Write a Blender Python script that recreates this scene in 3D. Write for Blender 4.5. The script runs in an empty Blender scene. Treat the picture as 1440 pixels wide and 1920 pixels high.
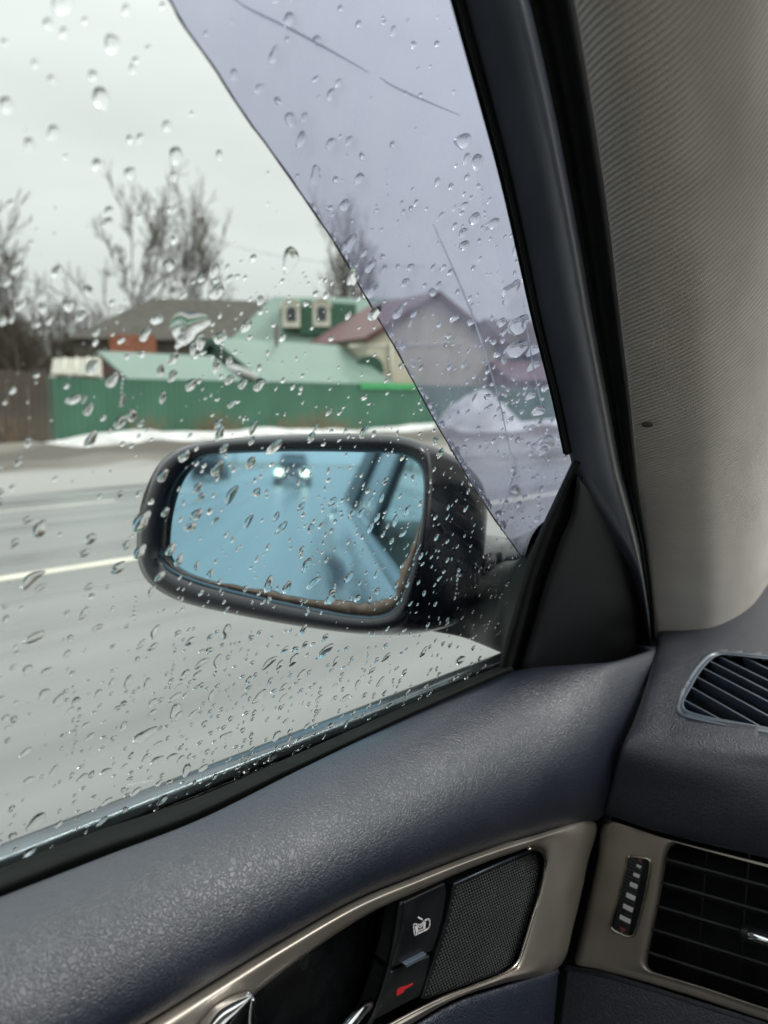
import bpy, bmesh, math, random
import numpy as np
from mathutils import Vector, Matrix, noise as mnoise

random.seed(7)
rng = np.random.default_rng(11)
scene = bpy.context.scene
col = scene.collection
R = math.radians

# ------------------------------------------------------------------ camera
H = 1.2                      # lens height above the road
YAW, PITCH = R(45.0), R(8.28)
FPX = 1442.0                 # focal length in pixels of a 1440 x 1920 picture
cam_d = bpy.data.cameras.new('camera')
cam = bpy.data.objects.new('camera', cam_d)
col.objects.link(cam)
cam.location = (0, 0, H)
cam.rotation_euler = (math.pi / 2 - PITCH, 0, YAW)
cam_d.sensor_fit = 'VERTICAL'
cam_d.sensor_height = 34.6
cam_d.sensor_width = 34.6 * .75
cam_d.lens = 34.6 * FPX / 1920
cam_d.clip_start = .01
cam_d.clip_end = 3000
cam_d.dof.use_dof = True
cam_d.dof.focus_distance = .47
cam_d.dof.aperture_fstop = 7.2
scene.camera = cam

# ------------------------------------------------------------------ sky and light (overcast)
world = bpy.data.worlds.new('World')
scene.world = world
world.use_nodes = True
wn, wl = world.node_tree.nodes, world.node_tree.links
wn.clear()
wout = wn.new('ShaderNodeOutputWorld')
sky = wn.new('ShaderNodeTexSky')
sky.sky_type = 'NISHITA'
sky.sun_disc = False
sky.sun_elevation = R(47)
sky.sun_rotation = R(52)
bg1 = wn.new('ShaderNodeBackground')
bg1.inputs['Strength'].default_value = .08
wl.new(sky.outputs[0], bg1.inputs['Color'])
wtc = wn.new('ShaderNodeTexCoord')
sep = wn.new('ShaderNodeSeparateXYZ')
wl.new(wtc.outputs['Generated'], sep.inputs[0])
ramp = wn.new('ShaderNodeMapRange')          # overcast: zenith brighter than the horizon
ramp.inputs['From Min'].default_value = 0.0
ramp.inputs['From Max'].default_value = 1.0
ramp.inputs['To Min'].default_value = .66
ramp.inputs['To Max'].default_value = 1.9
zp = wn.new('ShaderNodeMath'); zp.operation = 'POWER'; zp.inputs[1].default_value = 1.7; zp.use_clamp = True
wl.new(sep.outputs['Z'], zp.inputs[0]); wl.new(zp.outputs[0], ramp.inputs['Value'])
wmap = wn.new('ShaderNodeMapping')
wmap.inputs['Scale'].default_value = (1.2, 1.2, 4.0)
wl.new(wtc.outputs['Generated'], wmap.inputs['Vector'])
cl = wn.new('ShaderNodeTexNoise')
cl.inputs['Scale'].default_value = 1.6
cl.inputs['Detail'].default_value = 5
wl.new(wmap.outputs[0], cl.inputs['Vector'])
clr = wn.new('ShaderNodeMapRange')
clr.inputs['From Min'].default_value = .3
clr.inputs['From Max'].default_value = .7
clr.inputs['To Min'].default_value = .88
clr.inputs['To Max'].default_value = 1.08
wl.new(cl.outputs['Fac'], clr.inputs['Value'])
mul = wn.new('ShaderNodeMath'); mul.operation = 'MULTIPLY'
wl.new(ramp.outputs[0], mul.inputs[0]); wl.new(clr.outputs[0], mul.inputs[1])
bg2 = wn.new('ShaderNodeBackground')
bg2.inputs['Color'].default_value = (.97, 1.0, .985, 1)
wl.new(mul.outputs[0], bg2.inputs['Strength'])
wmix = wn.new('ShaderNodeMixShader')
wmix.inputs[0].default_value = .96
wl.new(bg1.outputs[0], wmix.inputs[1]); wl.new(bg2.outputs[0], wmix.inputs[2])
wl.new(wmix.outputs[0], wout.inputs['Surface'])

sun_d = bpy.data.lights.new('sun', 'SUN')
sun_d.energy = 1.5
sun_d.angle = R(25)
sun_d.color = (1, .97, .93)
sun = bpy.data.objects.new('sun', sun_d)
sun.rotation_euler = (R(-43), 0, R(-52))   # soft light from the front right, through the windscreen
col.objects.link(sun)

scene.view_settings.view_transform = 'Standard'
scene.view_settings.look = 'None'
scene.view_settings.exposure = 0.2
scene.view_settings.gamma = 1
scene.cycles.use_denoising = True
scene.cycles.max_bounces = 14
scene.cycles.transparent_max_bounces = 24
scene.cycles.transmission_bounces = 10
scene.cycles.glossy_bounces = 6
scene.cycles.diffuse_bounces = 5
scene.cycles.caustics_refractive = False
scene.cycles.caustics_reflective = False
scene.cycles.sample_clamp_indirect = 6

# ------------------------------------------------------------------ picture point -> place
FH = Vector((-math.sin(YAW), math.cos(YAW), 0))
RT = Vector((math.cos(YAW), math.sin(YAW), 0))
UPV = Vector((0, 0, 1))
FW = FH * math.cos(PITCH) - UPV * math.sin(PITCH)
UP = FH * math.sin(PITCH) + UPV * math.cos(PITCH)
CAM = Vector((0, 0, H))

def ray(u, v):
    return FW + RT * ((u - 720) / FPX) + UP * ((960 - v) / FPX)
def P(u, v, s):
    return CAM + ray(u, v) * s
def PP(u, v, p0, n):
    d = ray(u, v)
    return CAM + d * ((p0 - CAM).dot(n) / d.dot(n))
def PX(u, v, x):
    return PP(u, v, Vector((x, 0, 0)), Vector((1, 0, 0)))
def PY(u, v, y):
    return PP(u, v, Vector((0, y, 0)), Vector((0, 1, 0)))
def PZ(u, v, z):                                   # z relative to the lens
    return PP(u, v, Vector((0, 0, H + z)), UPV)
TG = .36
G0 = Vector((-.35, 0, H - .21))
GN = Vector((1, 0, -TG)).normalized()               # inboard normal of the side glass
def PG(u, v, off=0.0):
    return PP(u, v, G0 + GN * off, GN)
def plane3(a, b, c):
    n = (b - a).cross(c - a).normalized()
    if n.dot(CAM - a) < 0: n = -n
    return a, n

# ------------------------------------------------------------------ materials
def principled(name, base, rough=.5, metal=0.0, **kw):
    m = bpy.data.materials.new(name)
    m.use_nodes = True
    b = m.node_tree.nodes['Principled BSDF']
    b.inputs['Base Color'].default_value = (*base, 1)
    b.inputs['Roughness'].default_value = rough
    b.inputs['Metallic'].default_value = metal
    for k, v in kw.items():
        b.inputs[k.replace('_', ' ')].default_value = v
    return m

def noisy(m, base, amt=.25, scale=5.0, detail=4, rough=None, bump=0.0, bscale=None, coord='Object', stretch=None):
    """vary colour (and roughness, relief) of a principled material with noise"""
    nt = m.node_tree; n, l = nt.nodes, nt.links
    b = n['Principled BSDF']
    tc = n.new('ShaderNodeTexCoord')
    vec = tc.outputs[coord]
    if stretch:
        mp = n.new('ShaderNodeMapping'); mp.inputs['Scale'].default_value = stretch
        l.new(vec, mp.inputs['Vector']); vec = mp.outputs[0]
    t = n.new('ShaderNodeTexNoise'); t.inputs['Scale'].default_value = scale; t.inputs['Detail'].default_value = detail
    l.new(vec, t.inputs['Vector'])
    cr = n.new('ShaderNodeValToRGB')
    lo = [c * (1 - amt) for c in base]; hi = [min(1, c * (1 + amt)) for c in base]
    cr.color_ramp.elements[0].position = .3; cr.color_ramp.elements[1].position = .7
    cr.color_ramp.elements[0].color = (*lo, 1); cr.color_ramp.elements[1].color = (*hi, 1)
    l.new(t.outputs['Fac'], cr.inputs[0]); l.new(cr.outputs[0], b.inputs['Base Color'])
    if rough:
        mr = n.new('ShaderNodeMapRange')
        mr.inputs['From Min'].default_value = .3; mr.inputs['From Max'].default_value = .7
        mr.inputs['To Min'].default_value = rough[0]; mr.inputs['To Max'].default_value = rough[1]
        l.new(t.outputs['Fac'], mr.inputs['Value']); l.new(mr.outputs[0], b.inputs['Roughness'])
    if bump:
        t2 = n.new('ShaderNodeTexNoise'); t2.inputs['Scale'].default_value = bscale or scale * 4
        t2.inputs['Detail'].default_value = 4
        l.new(vec, t2.inputs['Vector'])
        bp = n.new('ShaderNodeBump'); bp.inputs['Strength'].default_value = bump
        bp.inputs['Distance'].default_value = .001
        l.new(t2.outputs['Fac'], bp.inputs['Height']); l.new(bp.outputs[0], b.inputs['Normal'])
    return m

def leather(name, base, rough=.42, strength=.55, cell=330):
    m = principled(name, base, rough)
    nt = m.node_tree; n, l = nt.nodes, nt.links; b = n['Principled BSDF']
    b.inputs['Specular IOR Level'].default_value = .9
    b.inputs['Coat Weight'].default_value = .30; b.inputs['Coat IOR'].default_value = 1.7; b.inputs['Coat Roughness'].default_value = .40
    tc = n.new('ShaderNodeTexCoord')
    wob = n.new('ShaderNodeTexNoise'); wob.inputs['Scale'].default_value = 120; wob.inputs['Detail'].default_value = 3
    l.new(tc.outputs['Object'], wob.inputs['Vector'])
    mx = n.new('ShaderNodeMixRGB'); mx.blend_type = 'ADD'; mx.inputs[0].default_value = .012
    l.new(tc.outputs['Object'], mx.inputs[1]); l.new(wob.outputs['Color'], mx.inputs[2])
    vo = n.new('ShaderNodeTexVoronoi'); vo.feature = 'DISTANCE_TO_EDGE'; vo.inputs['Scale'].default_value = cell
    l.new(mx.outputs[0], vo.inputs['Vector'])
    mr = n.new('ShaderNodeMapRange'); mr.inputs['From Max'].default_value = .16; mr.interpolation_type = 'SMOOTHSTEP'
    l.new(vo.outputs['Distance'], mr.inputs['Value'])
    nz = n.new('ShaderNodeTexNoise'); nz.inputs['Scale'].default_value = 520; nz.inputs['Detail'].default_value = 3
    l.new(tc.outputs['Object'], nz.inputs['Vector'])
    big = n.new('ShaderNodeTexNoise'); big.inputs['Scale'].default_value = 14; big.inputs['Detail'].default_value = 2
    l.new(tc.outputs['Object'], big.inputs['Vector'])
    bm_ = n.new('ShaderNodeMapRange'); bm_.inputs['From Min'].default_value = .35; bm_.inputs['From Max'].default_value = .65
    bm_.inputs['To Min'].default_value = .45
    l.new(big.outputs['Fac'], bm_.inputs['Value'])
    ad = n.new('ShaderNodeMath'); ad.operation = 'ADD'
    l.new(mr.outputs[0], ad.inputs[0]); l.new(nz.outputs['Fac'], ad.inputs[1])
    mu = n.new('ShaderNodeMath'); mu.operation = 'MULTIPLY'
    l.new(ad.outputs[0], mu.inputs[0]); l.new(bm_.outputs[0], mu.inputs[1])
    bp = n.new('ShaderNodeBump'); bp.inputs['Strength'].default_value = strength; bp.inputs['Distance'].default_value = .0011
    l.new(mu.outputs[0], bp.inputs['Height']); l.new(bp.outputs[0], b.inputs['Normal']); l.new(bp.outputs[0], b.inputs['Coat Normal'])
    # rubbed patches change the gloss
    mr2 = n.new('ShaderNodeMapRange'); mr2.inputs['From Min'].default_value = .3; mr2.inputs['From Max'].default_value = .7
    mr2.inputs['To Min'].default_value = rough - .06; mr2.inputs['To Max'].default_value = rough + .08
    l.new(big.outputs['Fac'], mr2.inputs['Value']); l.new(mr2.outputs[0], b.inputs['Roughness'])
    return m

def glass_pane(name, tint=(.93, .965, .95), gloss=.05, haze=None, haze_col=(.8, .8, .85)):
    m = bpy.data.materials.new(name); m.use_nodes = True
    n, l = m.node_tree.nodes, m.node_tree.links
    n.clear()
    out = n.new('ShaderNodeOutputMaterial')
    tr = n.new('ShaderNodeBsdfTransparent'); tr.inputs[0].default_value = (*tint, 1)
    gl = n.new('ShaderNodeBsdfGlossy'); gl.inputs['Roughness'].default_value = .02
    gl.inputs['Color'].default_value = (1, 1, 1, 1)
    fr = n.new('ShaderNodeFresnel'); fr.inputs['IOR'].default_value = 1.33
    sc_ = n.new('ShaderNodeMath'); sc_.operation = 'MULTIPLY'; sc_.inputs[1].default_value = gloss * 10
    sc_.use_clamp = True
    l.new(fr.outputs[0], sc_.inputs[0])
    mix = n.new('ShaderNodeMixShader')
    l.new(sc_.outputs[0], mix.inputs[0]); l.new(tr.outputs[0], mix.inputs[1]); l.new(gl.outputs[0], mix.inputs[2])
    last = mix.outputs[0]
    if haze:
        tl = n.new('ShaderNodeBsdfTranslucent'); tl.inputs['Color'].default_value = (*haze_col, 1)
        tc = n.new('ShaderNodeTexCoord')
        nz = n.new('ShaderNodeTexNoise'); nz.inputs['Scale'].default_value = 26; nz.inputs['Detail'].default_value = 6
        mp = n.new('ShaderNodeMapping'); mp.inputs['Scale'].default_value = (1, 1.6, .35)
        l.new(tc.outputs['Object'], mp.inputs['Vector']); l.new(mp.outputs[0], nz.inputs['Vector'])
        mr = n.new('ShaderNodeMapRange'); mr.inputs['From Min'].default_value = .3; mr.inputs['From Max'].default_value = .7
        mr.inputs['To Min'].default_value = haze * .75; mr.inputs['To Max'].default_value = haze * 1.3
        l.new(nz.outputs['Fac'], mr.inputs['Value'])
        m2 = n.new('ShaderNodeMixShader')
        l.new(mr.outputs[0], m2.inputs[0]); l.new(last, m2.inputs[1]); l.new(tl.outputs[0], m2.inputs[2])
        last = m2.outputs[0]
    l.new(last, out.inputs['Surface'])
    return m

def emission(name, colr, strength):
    m = bpy.data.materials.new(name); m.use_nodes = True
    n, l = m.node_tree.nodes, m.node_tree.links; n.clear()
    o = n.new('ShaderNodeOutputMaterial'); e = n.new('ShaderNodeEmission')
    e.inputs[0].default_value = (*colr, 1); e.inputs[1].default_value = strength
    l.new(e.outputs[0], o.inputs[0])
    return m

M = {}
M['pad'] = leather('navy_leather_grain', (.013, .018, .034), .46, .26, 430)
M['dash'] = leather('navy_dash_grain', (.013, .017, .031), .46, .26, 470)
M['lower'] = leather('navy_lower_grain', (.018, .024, .044), .45, .4)
M['rubber'] = noisy(principled('black_rubber', (.008, .011, .010), .75, 0, Specular_IOR_Level=.25), (.008, .011, .010), .3, 40, bump=.05, bscale=300)
M['frame'] = noisy(principled('blue_grey_frame_plastic', (.085, .108, .145), .32, 0, Coat_Weight=.6, Coat_IOR=1.7, Coat_Roughness=.3), (.085, .108, .145), .12, 30, rough=(.28, .38))
M['black_plastic'] = noisy(principled('black_plastic', (.010, .012, .014), .38), (.010, .012, .014), .2, 60, rough=(.32, .5))
M['sail'] = noisy(principled('soft_black_plastic', (.012, .013, .015), .55), (.012, .013, .015), .2, 60, bump=.15, bscale=900)
M['gloss_black'] = noisy(principled('gloss_black', (.006, .007, .008), .2), (.006, .007, .008), .3, 50, rough=(.15, .35))
M['titanium'] = noisy(principled('satin_titanium_paint', (.46, .41, .355), .36, .68), (.46, .41, .355), .07, 35, rough=(.34, .46), bump=.05, bscale=1500)
M['titanium_edge'] = noisy(principled('bright_titanium_edge', (.55, .50, .44), .25, 1.0), (.55, .50, .44), .06, 35, rough=(.2, .32))
M['belt'] = noisy(principled('wet_dark_belt_trim', (.16, .18, .20), .22, .7), (.16, .18, .20), .2, 25, rough=(.15, .35))
M['chrome'] = noisy(principled('chrome', (.85, .86, .88), .08, 1.0), (.85, .86, .88), .05, 60, rough=(.05, .16))
M['paint'] = noisy(principled('dark_blue_car_paint', (.012, .016, .028), .22, .2, Coat_Weight=1.0, Coat_Roughness=.05), (.012, .016, .028), .2, 30, rough=(.18, .32))
M['mirror_shell'] = noisy(principled('dark_navy_mirror_shell', (.006, .009, .016), .25, 0, Specular_IOR_Level=.5, Coat_Weight=.6, Coat_Roughness=.12), (.006, .009, .018), .25, 50, rough=(.2, .36))
M['foot'] = noisy(principled('grey_mirror_foot_plastic', (.035, .045, .045), .45), (.035, .045, .045), .2, 40, rough=(.4, .55), bump=.1, bscale=700)
M['stud'] = noisy(principled('grey_stud_plastic', (.038, .041, .041), .35), (.038, .041, .041), .2, 60)
M['white_mark'] = noisy(principled('white_print', (.75, .72, .74), .5), (.75, .72, .74), .06, 300)
M['red_mark'] = noisy(principled('red_print', (.55, .02, .03), .5), (.55, .02, .03), .1, 300)
M['red_dim'] = noisy(principled('faded_red_print', (.22, .06, .06), .5), (.22, .06, .06), .1, 300)
M['glass'] = glass_pane('side_glass', (.965, .985, .972), .004)
M['wind_glass'] = glass_pane('windscreen_glass', (.97, .985, .98), .05)
M['deflector'] = glass_pane('smoked_lavender_acrylic', (.60, .61, .72), .04, .28, (.46, .455, .64))
M['defl_edge'] = noisy(principled('smoked_acrylic_edge', (.11, .09, .125), .3), (.11, .09, .125), .4, 200)
M['crease'] = glass_pane('scratched_acrylic', (.74, .77, .80), .05, .35, (.55, .60, .64))
M['crease_white'] = glass_pane('stress_whitened_acrylic', (.75, .77, .80), .08, .5, (.85, .88, .92))
mm = bpy.data.materials.new('blue_mirror'); mm.use_nodes = True
_n, _l = mm.node_tree.nodes, mm.node_tree.links; _n.clear()
_o = _n.new('ShaderNodeOutputMaterial'); _g = _n.new('ShaderNodeBsdfGlossy')
_g.inputs['Roughness'].default_value = .035
_t = _n.new('ShaderNodeTexCoord'); _z = _n.new('ShaderNodeTexNoise'); _z.inputs['Scale'].default_value = 40
_c = _n.new('ShaderNodeValToRGB')
_c.color_ramp.elements[0].color = (.46, .78, .99, 1); _c.color_ramp.elements[1].color = (.49, .81, 1.0, 1)
_l.new(_t.outputs['Object'], _z.inputs['Vector']); _l.new(_z.outputs[0], _c.inputs[0]); _l.new(_c.outputs[0], _g.inputs['Color'])
_l.new(_g.outputs[0], _o.inputs[0])
M['mirror'] = mm
M['worn'] = noisy(principled('lifted_mirror_backing', (.26, .21, .17), .55), (.26, .21, .17), .35, 70, rough=(.4, .7))
wm = bpy.data.materials.new('rain_water'); wm.use_nodes = True
_n, _l = wm.node_tree.nodes, wm.node_tree.links; _n.clear()
_o = _n.new('ShaderNodeOutputMaterial'); _g = _n.new('ShaderNodeBsdfGlass')
_g.inputs['IOR'].default_value = 1.33; _g.inputs['Roughness'].default_value = 0
_l.new(_g.outputs[0], _o.inputs[0])
M['water'] = wm

# fabric of the pillar: diagonal ribs
fm = principled('ribbed_beige_fabric', (.36, .34, .29), .95)
_n, _l = fm.node_tree.nodes, fm.node_tree.links; _b = _n['Principled BSDF']
_b.inputs['Sheen Weight'].default_value = .25
_b.inputs['Specular IOR Level'].default_value = .15
_t = _n.new('ShaderNodeUVMap')
_m = _n.new('ShaderNodeMapping'); _m.inputs['Rotation'].default_value = (0, 0, R(-30))
_l.new(_t.outputs[0], _m.inputs['Vector'])
_w = _n.new('ShaderNodeTexWave'); _w.wave_type = 'BANDS'; _w.bands_direction = 'X'
_w.inputs['Scale'].default_value = 1 / .0031 / 3.18 / 1.0
_w.inputs['Distortion'].default_value = .3; _w.inputs['Detail'].default_value = 2; _w.inputs['Detail Scale'].default_value = 3
_l.new(_m.outputs[0], _w.inputs['Vector'])
_w2 = _n.new('ShaderNodeTexWave'); _w2.bands_direction = 'Y'; _w2.inputs['Scale'].default_value = 1 / .0019 / 3.18
_w2.inputs['Distortion'].default_value = 1.0
_l.new(_m.outputs[0], _w2.inputs['Vector'])
_a = _n.new('ShaderNodeMath'); _a.operation = 'MULTIPLY_ADD'; _a.inputs[1].default_value = .35
_l.new(_w2.outputs['Fac'], _a.inputs[0]); _l.new(_w.outputs['Fac'], _a.inputs[2])
_bp = _n.new('ShaderNodeBump'); _bp.inputs['Strength'].default_value = .75; _bp.inputs['Distance'].default_value = .0006
_l.new(_a.outputs[0], _bp.inputs['Height']); _l.new(_bp.outputs[0], _b.inputs['Normal'])
_s = _n.new('ShaderNodeTexNoise'); _s.inputs['Scale'].default_value = 22; _s.inputs['Detail'].default_value = 5
_l.new(_t.outputs[0], _s.inputs['Vector'])
_c1 = _n.new('ShaderNodeMapRange'); _c1.inputs['From Min'].default_value = .3; _c1.inputs['From Max'].default_value = .7
_c1.inputs['To Min'].default_value = .9; _c1.inputs['To Max'].default_value = 1.05
_l.new(_s.outputs['Fac'], _c1.inputs['Value'])
_c2 = _n.new('ShaderNodeMapRange'); _c2.inputs['To Min'].default_value = .86; _c2.inputs['To Max'].default_value = 1.06
_l.new(_w.outputs['Fac'], _c2.inputs['Value'])
_x = _n.new('ShaderNodeMath'); _x.operation = 'MULTIPLY'
_l.new(_c1.outputs[0], _x.inputs[0]); _l.new(_c2.outputs[0], _x.inputs[1])
_mx = _n.new('ShaderNodeVectorMath'); _mx.operation = 'SCALE'; _mx.inputs[0].default_value = (.67, .62, .55)
_l.new(_x.outputs[0], _mx.inputs['Scale']); _l.new(_mx.outputs[0], _b.inputs['Base Color'])
M['fabric'] = fm

# street materials
rm = principled('wet_salted_asphalt', (.24, .245, .245), .35)
noisy(rm, (.215, .22, .215), .24, .8, 8, rough=(.14, .42), bump=.5, bscale=70, stretch=(2.6, .05, 1))
M['road'] = rm
M['line'] = noisy(principled('worn_white_line_paint', (.72, .69, .58), .5), (.74, .71, .60), .12, 3)
M['line_old'] = noisy(principled('faded_line_paint', (.40, .40, .38), .45), (.42, .42, .39), .25, 2)
M['line_yellow'] = noisy(principled('faded_yellow_line_paint', (.34, .31, .22), .45), (.36, .33, .23), .25, 4)
gm = principled('muddy_verge', (.2, .18, .15), .6)
_n, _l = gm.node_tree.nodes, gm.node_tree.links; _b = _n['Principled BSDF']
_t = _n.new('ShaderNodeTexCoord'); _sx = _n.new('ShaderNodeSeparateXYZ'); _l.new(_t.outputs['Object'], _sx.inputs[0])
_mp = _n.new('ShaderNodeMapping'); _mp.inputs['Scale'].default_value = (1.0, .22, 1); _l.new(_t.outputs['Object'], _mp.inputs['Vector'])
_z = _n.new('ShaderNodeTexNoise'); _z.inputs['Scale'].default_value = .9; _z.inputs['Detail'].default_value = 8; _z.inputs['Roughness'].default_value = .65
_l.new(_mp.outputs[0], _z.inputs['Vector'])
_a = _n.new('ShaderNodeMath'); _a.operation = 'MULTIPLY_ADD'; _a.inputs[1].default_value = 5.0
_l.new(_z.outputs['Fac'], _a.inputs[0]); _l.new(_sx.outputs['X'], _a.inputs[2])
_r = _n.new('ShaderNodeMapRange'); _r.inputs['From Min'].default_value = -18.5; _r.inputs['From Max'].default_value = -7.5
_l.new(_a.outputs[0], _r.inputs['Value'])
_c = _n.new('ShaderNodeValToRGB'); _e = _c.color_ramp.elements
_e[0].position = 0; _e[0].color = (.40, .39, .365, 1)
_e[1].position = 1; _e[1].color = (.30, .30, .285, 1)
for p_, c_ in ((.18, (.30, .285, .255)), (.28, (.12, .105, .085)), (.36, (.18, .165, .14)), (.45, (.085, .073, .058)), (.66, (.10, .088, .07)), (.74, (.20, .185, .16)), (.86, (.31, .31, .295))):
    q_ = _e.new(p_); q_.color = (*c_, 1)
_l.new(_r.outputs[0], _c.inputs[0]); _l.new(_c.outputs[0], _b.inputs['Base Color'])
_z2 = _n.new('ShaderNodeTexNoise'); _z2.inputs['Scale'].default_value = 9; _z2.inputs['Detail'].default_value = 5; _l.new(_t.outputs['Object'], _z2.inputs['Vector'])
_bp = _n.new('ShaderNodeBump'); _bp.inputs['Strength'].default_value = .8; _bp.inputs['Distance'].default_value = .05
_l.new(_z2.outputs['Fac'], _bp.inputs['Height']); _l.new(_bp.outputs[0], _b.inputs['Normal'])
M['mud'] = gm
M['ground'] = noisy(principled('brown_ground_with_old_snow', (.2, .18, .15), .9), (.24, .21, .17), .5, .12, 8, bump=.4, bscale=6)
M['snow'] = noisy(principled('old_snow', (.78, .79, .80), .7, 0, Subsurface_Weight=0.0), (.62, .62, .61), .32, 1.6, 8, bump=.8, bscale=9)
M['green_sheet'] = noisy(principled('green_sheet_metal', (.05, .145, .092), .42), (.05, .14, .092), .14, .7, 4, rough=(.35, .5))
M['green_bright'] = noisy(principled('bright_green_sheet', (.06, .34, .12), .4), (.06, .34, .12), .1, 2)
M['green_roof'] = noisy(principled('pale_green_roof_metal', (.17, .255, .21), .4), (.17, .25, .21), .12, .8, 4, rough=(.3, .5))
M['green_dark'] = noisy(principled('dark_green_board', (.02, .075, .05), .5), (.02, .075, .05), .15, 2)
M['red_wall'] = noisy(principled('dark_red_wall', (.085, .03, .03), .6), (.085, .03, .03), .2, 2)
M['red_roof'] = noisy(principled('red_brown_roof', (.13, .055, .055), .45), (.13, .055, .055), .15, 1.2, rough=(.35, .55))
M['cream'] = noisy(principled('cream_render', (.52, .49, .39), .8), (.52, .49, .39), .12, .9)
M['grey_roof'] = noisy(principled('grey_brown_roof', (.075, .07, .06), .8), (.078, .072, .06), .25, 1.5)
M['brick'] = noisy(principled('orange_brick', (.32, .13, .08), .85), (.32, .13, .08), .2, 3)
M['brown_wood'] = noisy(principled('weathered_brown_board', (.075, .06, .045), .85), (.078, .062, .048), .35, 3, stretch=(6, 6, .4))
M['bark'] = noisy(principled('grey_brown_bark', (.075, .066, .052), .95), (.075, .066, .052), .25, 2)
M['twig'] = noisy(principled('brown_twigs', (.085, .072, .052), .95), (.085, .072, .052), .2, 2)
M['white_frame'] = noisy(principled('white_window_frame', (.7, .68, .58), .6), (.7, .68, .58), .08, 3)
M['pane'] = noisy(principled('dark_window_pane', (.05, .06, .07), .12), (.05, .06, .07), .3, 3)
M['weed'] = noisy(principled('dry_weeds', (.22, .15, .10), .9), (.22, .15, .09), .3, 4)
M['canopy'] = noisy(principled('white_canopy_sheet', (.40, .39, .33), .6), (.40, .39, .33), .08, 5)
M['blue_wall'] = noisy(principled('blue_grey_wall', (.16, .19, .22), .7), (.16, .19, .22), .15, 2)
M['headlight'] = emission('lit_headlight', (1, .90, .62), 9)
M['taillight'] = noisy(principled('red_lamp', (.5, .02, .03), .3), (.5, .02, .03), .1, 10)
M['tyre'] = noisy(principled('tyre_rubber', (.02, .02, .02), .8), (.02, .02, .02), .2, 20)
M['rim'] = noisy(principled('alloy_rim', (.5, .5, .52), .35, .9), (.5, .5, .52), .1, 20)
M['car_grey'] = noisy(principled('grey_mauve_car_paint', (.10, .08, .10), .3, .3), (.10, .08, .10), .1, 10)
M['car_dark'] = noisy(principled('dark_car_paint', (.03, .035, .045), .3, .3), (.03, .035, .045), .1, 10)

# ------------------------------------------------------------------ mesh helpers
def tag(o, label=None, cat=None, group=None, kind=None):
    if label: o['label'] = label
    if cat: o['category'] = cat
    if group: o['group'] = group
    if kind: o['kind'] = kind
    return o

def empty(name, loc):
    o = bpy.data.objects.new(name, None)
    o.empty_display_size = .2
    o.location = loc
    col.objects.link(o)
    return o

def setparent(o, parent):
    if parent is not None:
        o.parent = parent
        o.matrix_parent_inverse = Matrix.Translation(parent.location).inverted() if parent.type == 'EMPTY' else parent.matrix_basis.inverted()

def mesh_obj(name, verts, faces, mat, parent=None, smooth=True):
    me = bpy.data.meshes.new(name)
    me.from_pydata([tuple(v) for v in verts], [], faces)
    me.update()
    mats = mat if isinstance(mat, (list, tuple)) else [mat]
    for m_ in mats: me.materials.append(m_)
    if smooth:
        me.polygons.foreach_set('use_smooth', [True] * len(me.polygons))
    o = bpy.data.objects.new(name, me)
    col.objects.link(o)
    if parent is not None:
        o.parent = parent
        o.matrix_parent_inverse = root_inv(parent)
    return o

def root_inv(p):
    m = Matrix.Identity(4)
    q = p
    chain = []
    while q is not None:
        chain.append(q); q = q.parent
    w = Matrix.Identity(4)
    for q in reversed(chain):
        w = w @ (q.matrix_parent_inverse if q.parent else Matrix.Identity(4)) @ q.matrix_basis
    return w.inverted()

def bevel(o, w, seg=2, angle=35):
    b = o.modifiers.new('bevel', 'BEVEL'); b.width = w; b.segments = seg
    b.limit_method = 'ANGLE'; b.angle_limit = R(angle)
    return o

def catmull(pts, n, closed=False):
    pts = [Vector(p) for p in pts]
    if closed:
        pts = pts[-1:] + pts + pts[:2]
    else:
        pts = [pts[0] * 2 - pts[1]] + pts + [pts[-1] * 2 - pts[-2]]
    segs = len(pts) - 3
    dense = []
    K = 12
    for i in range(segs):
        p0, p1, p2, p3 = pts[i:i + 4]
        for k in range(K):
            t = k / K
            dense.append(.5 * ((2 * p1) + (p2 - p0) * t + (2 * p0 - 5 * p1 + 4 * p2 - p3) * t * t + (3 * p1 - p0 - 3 * p2 + p3) * t ** 3))
    dense.append(pts[-2].copy())
    # even spacing within the parameter (keeps stations of neighbouring rows in step)
    out = []
    m = len(dense) - 1
    cnt = n if not closed else n + 1
    for i in range(cnt):
        f = i / (cnt - 1) * m
        k = min(int(f), m - 1); t = f - k
        out.append(dense[k].lerp(dense[k + 1], t))
    return out[:n]

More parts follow.
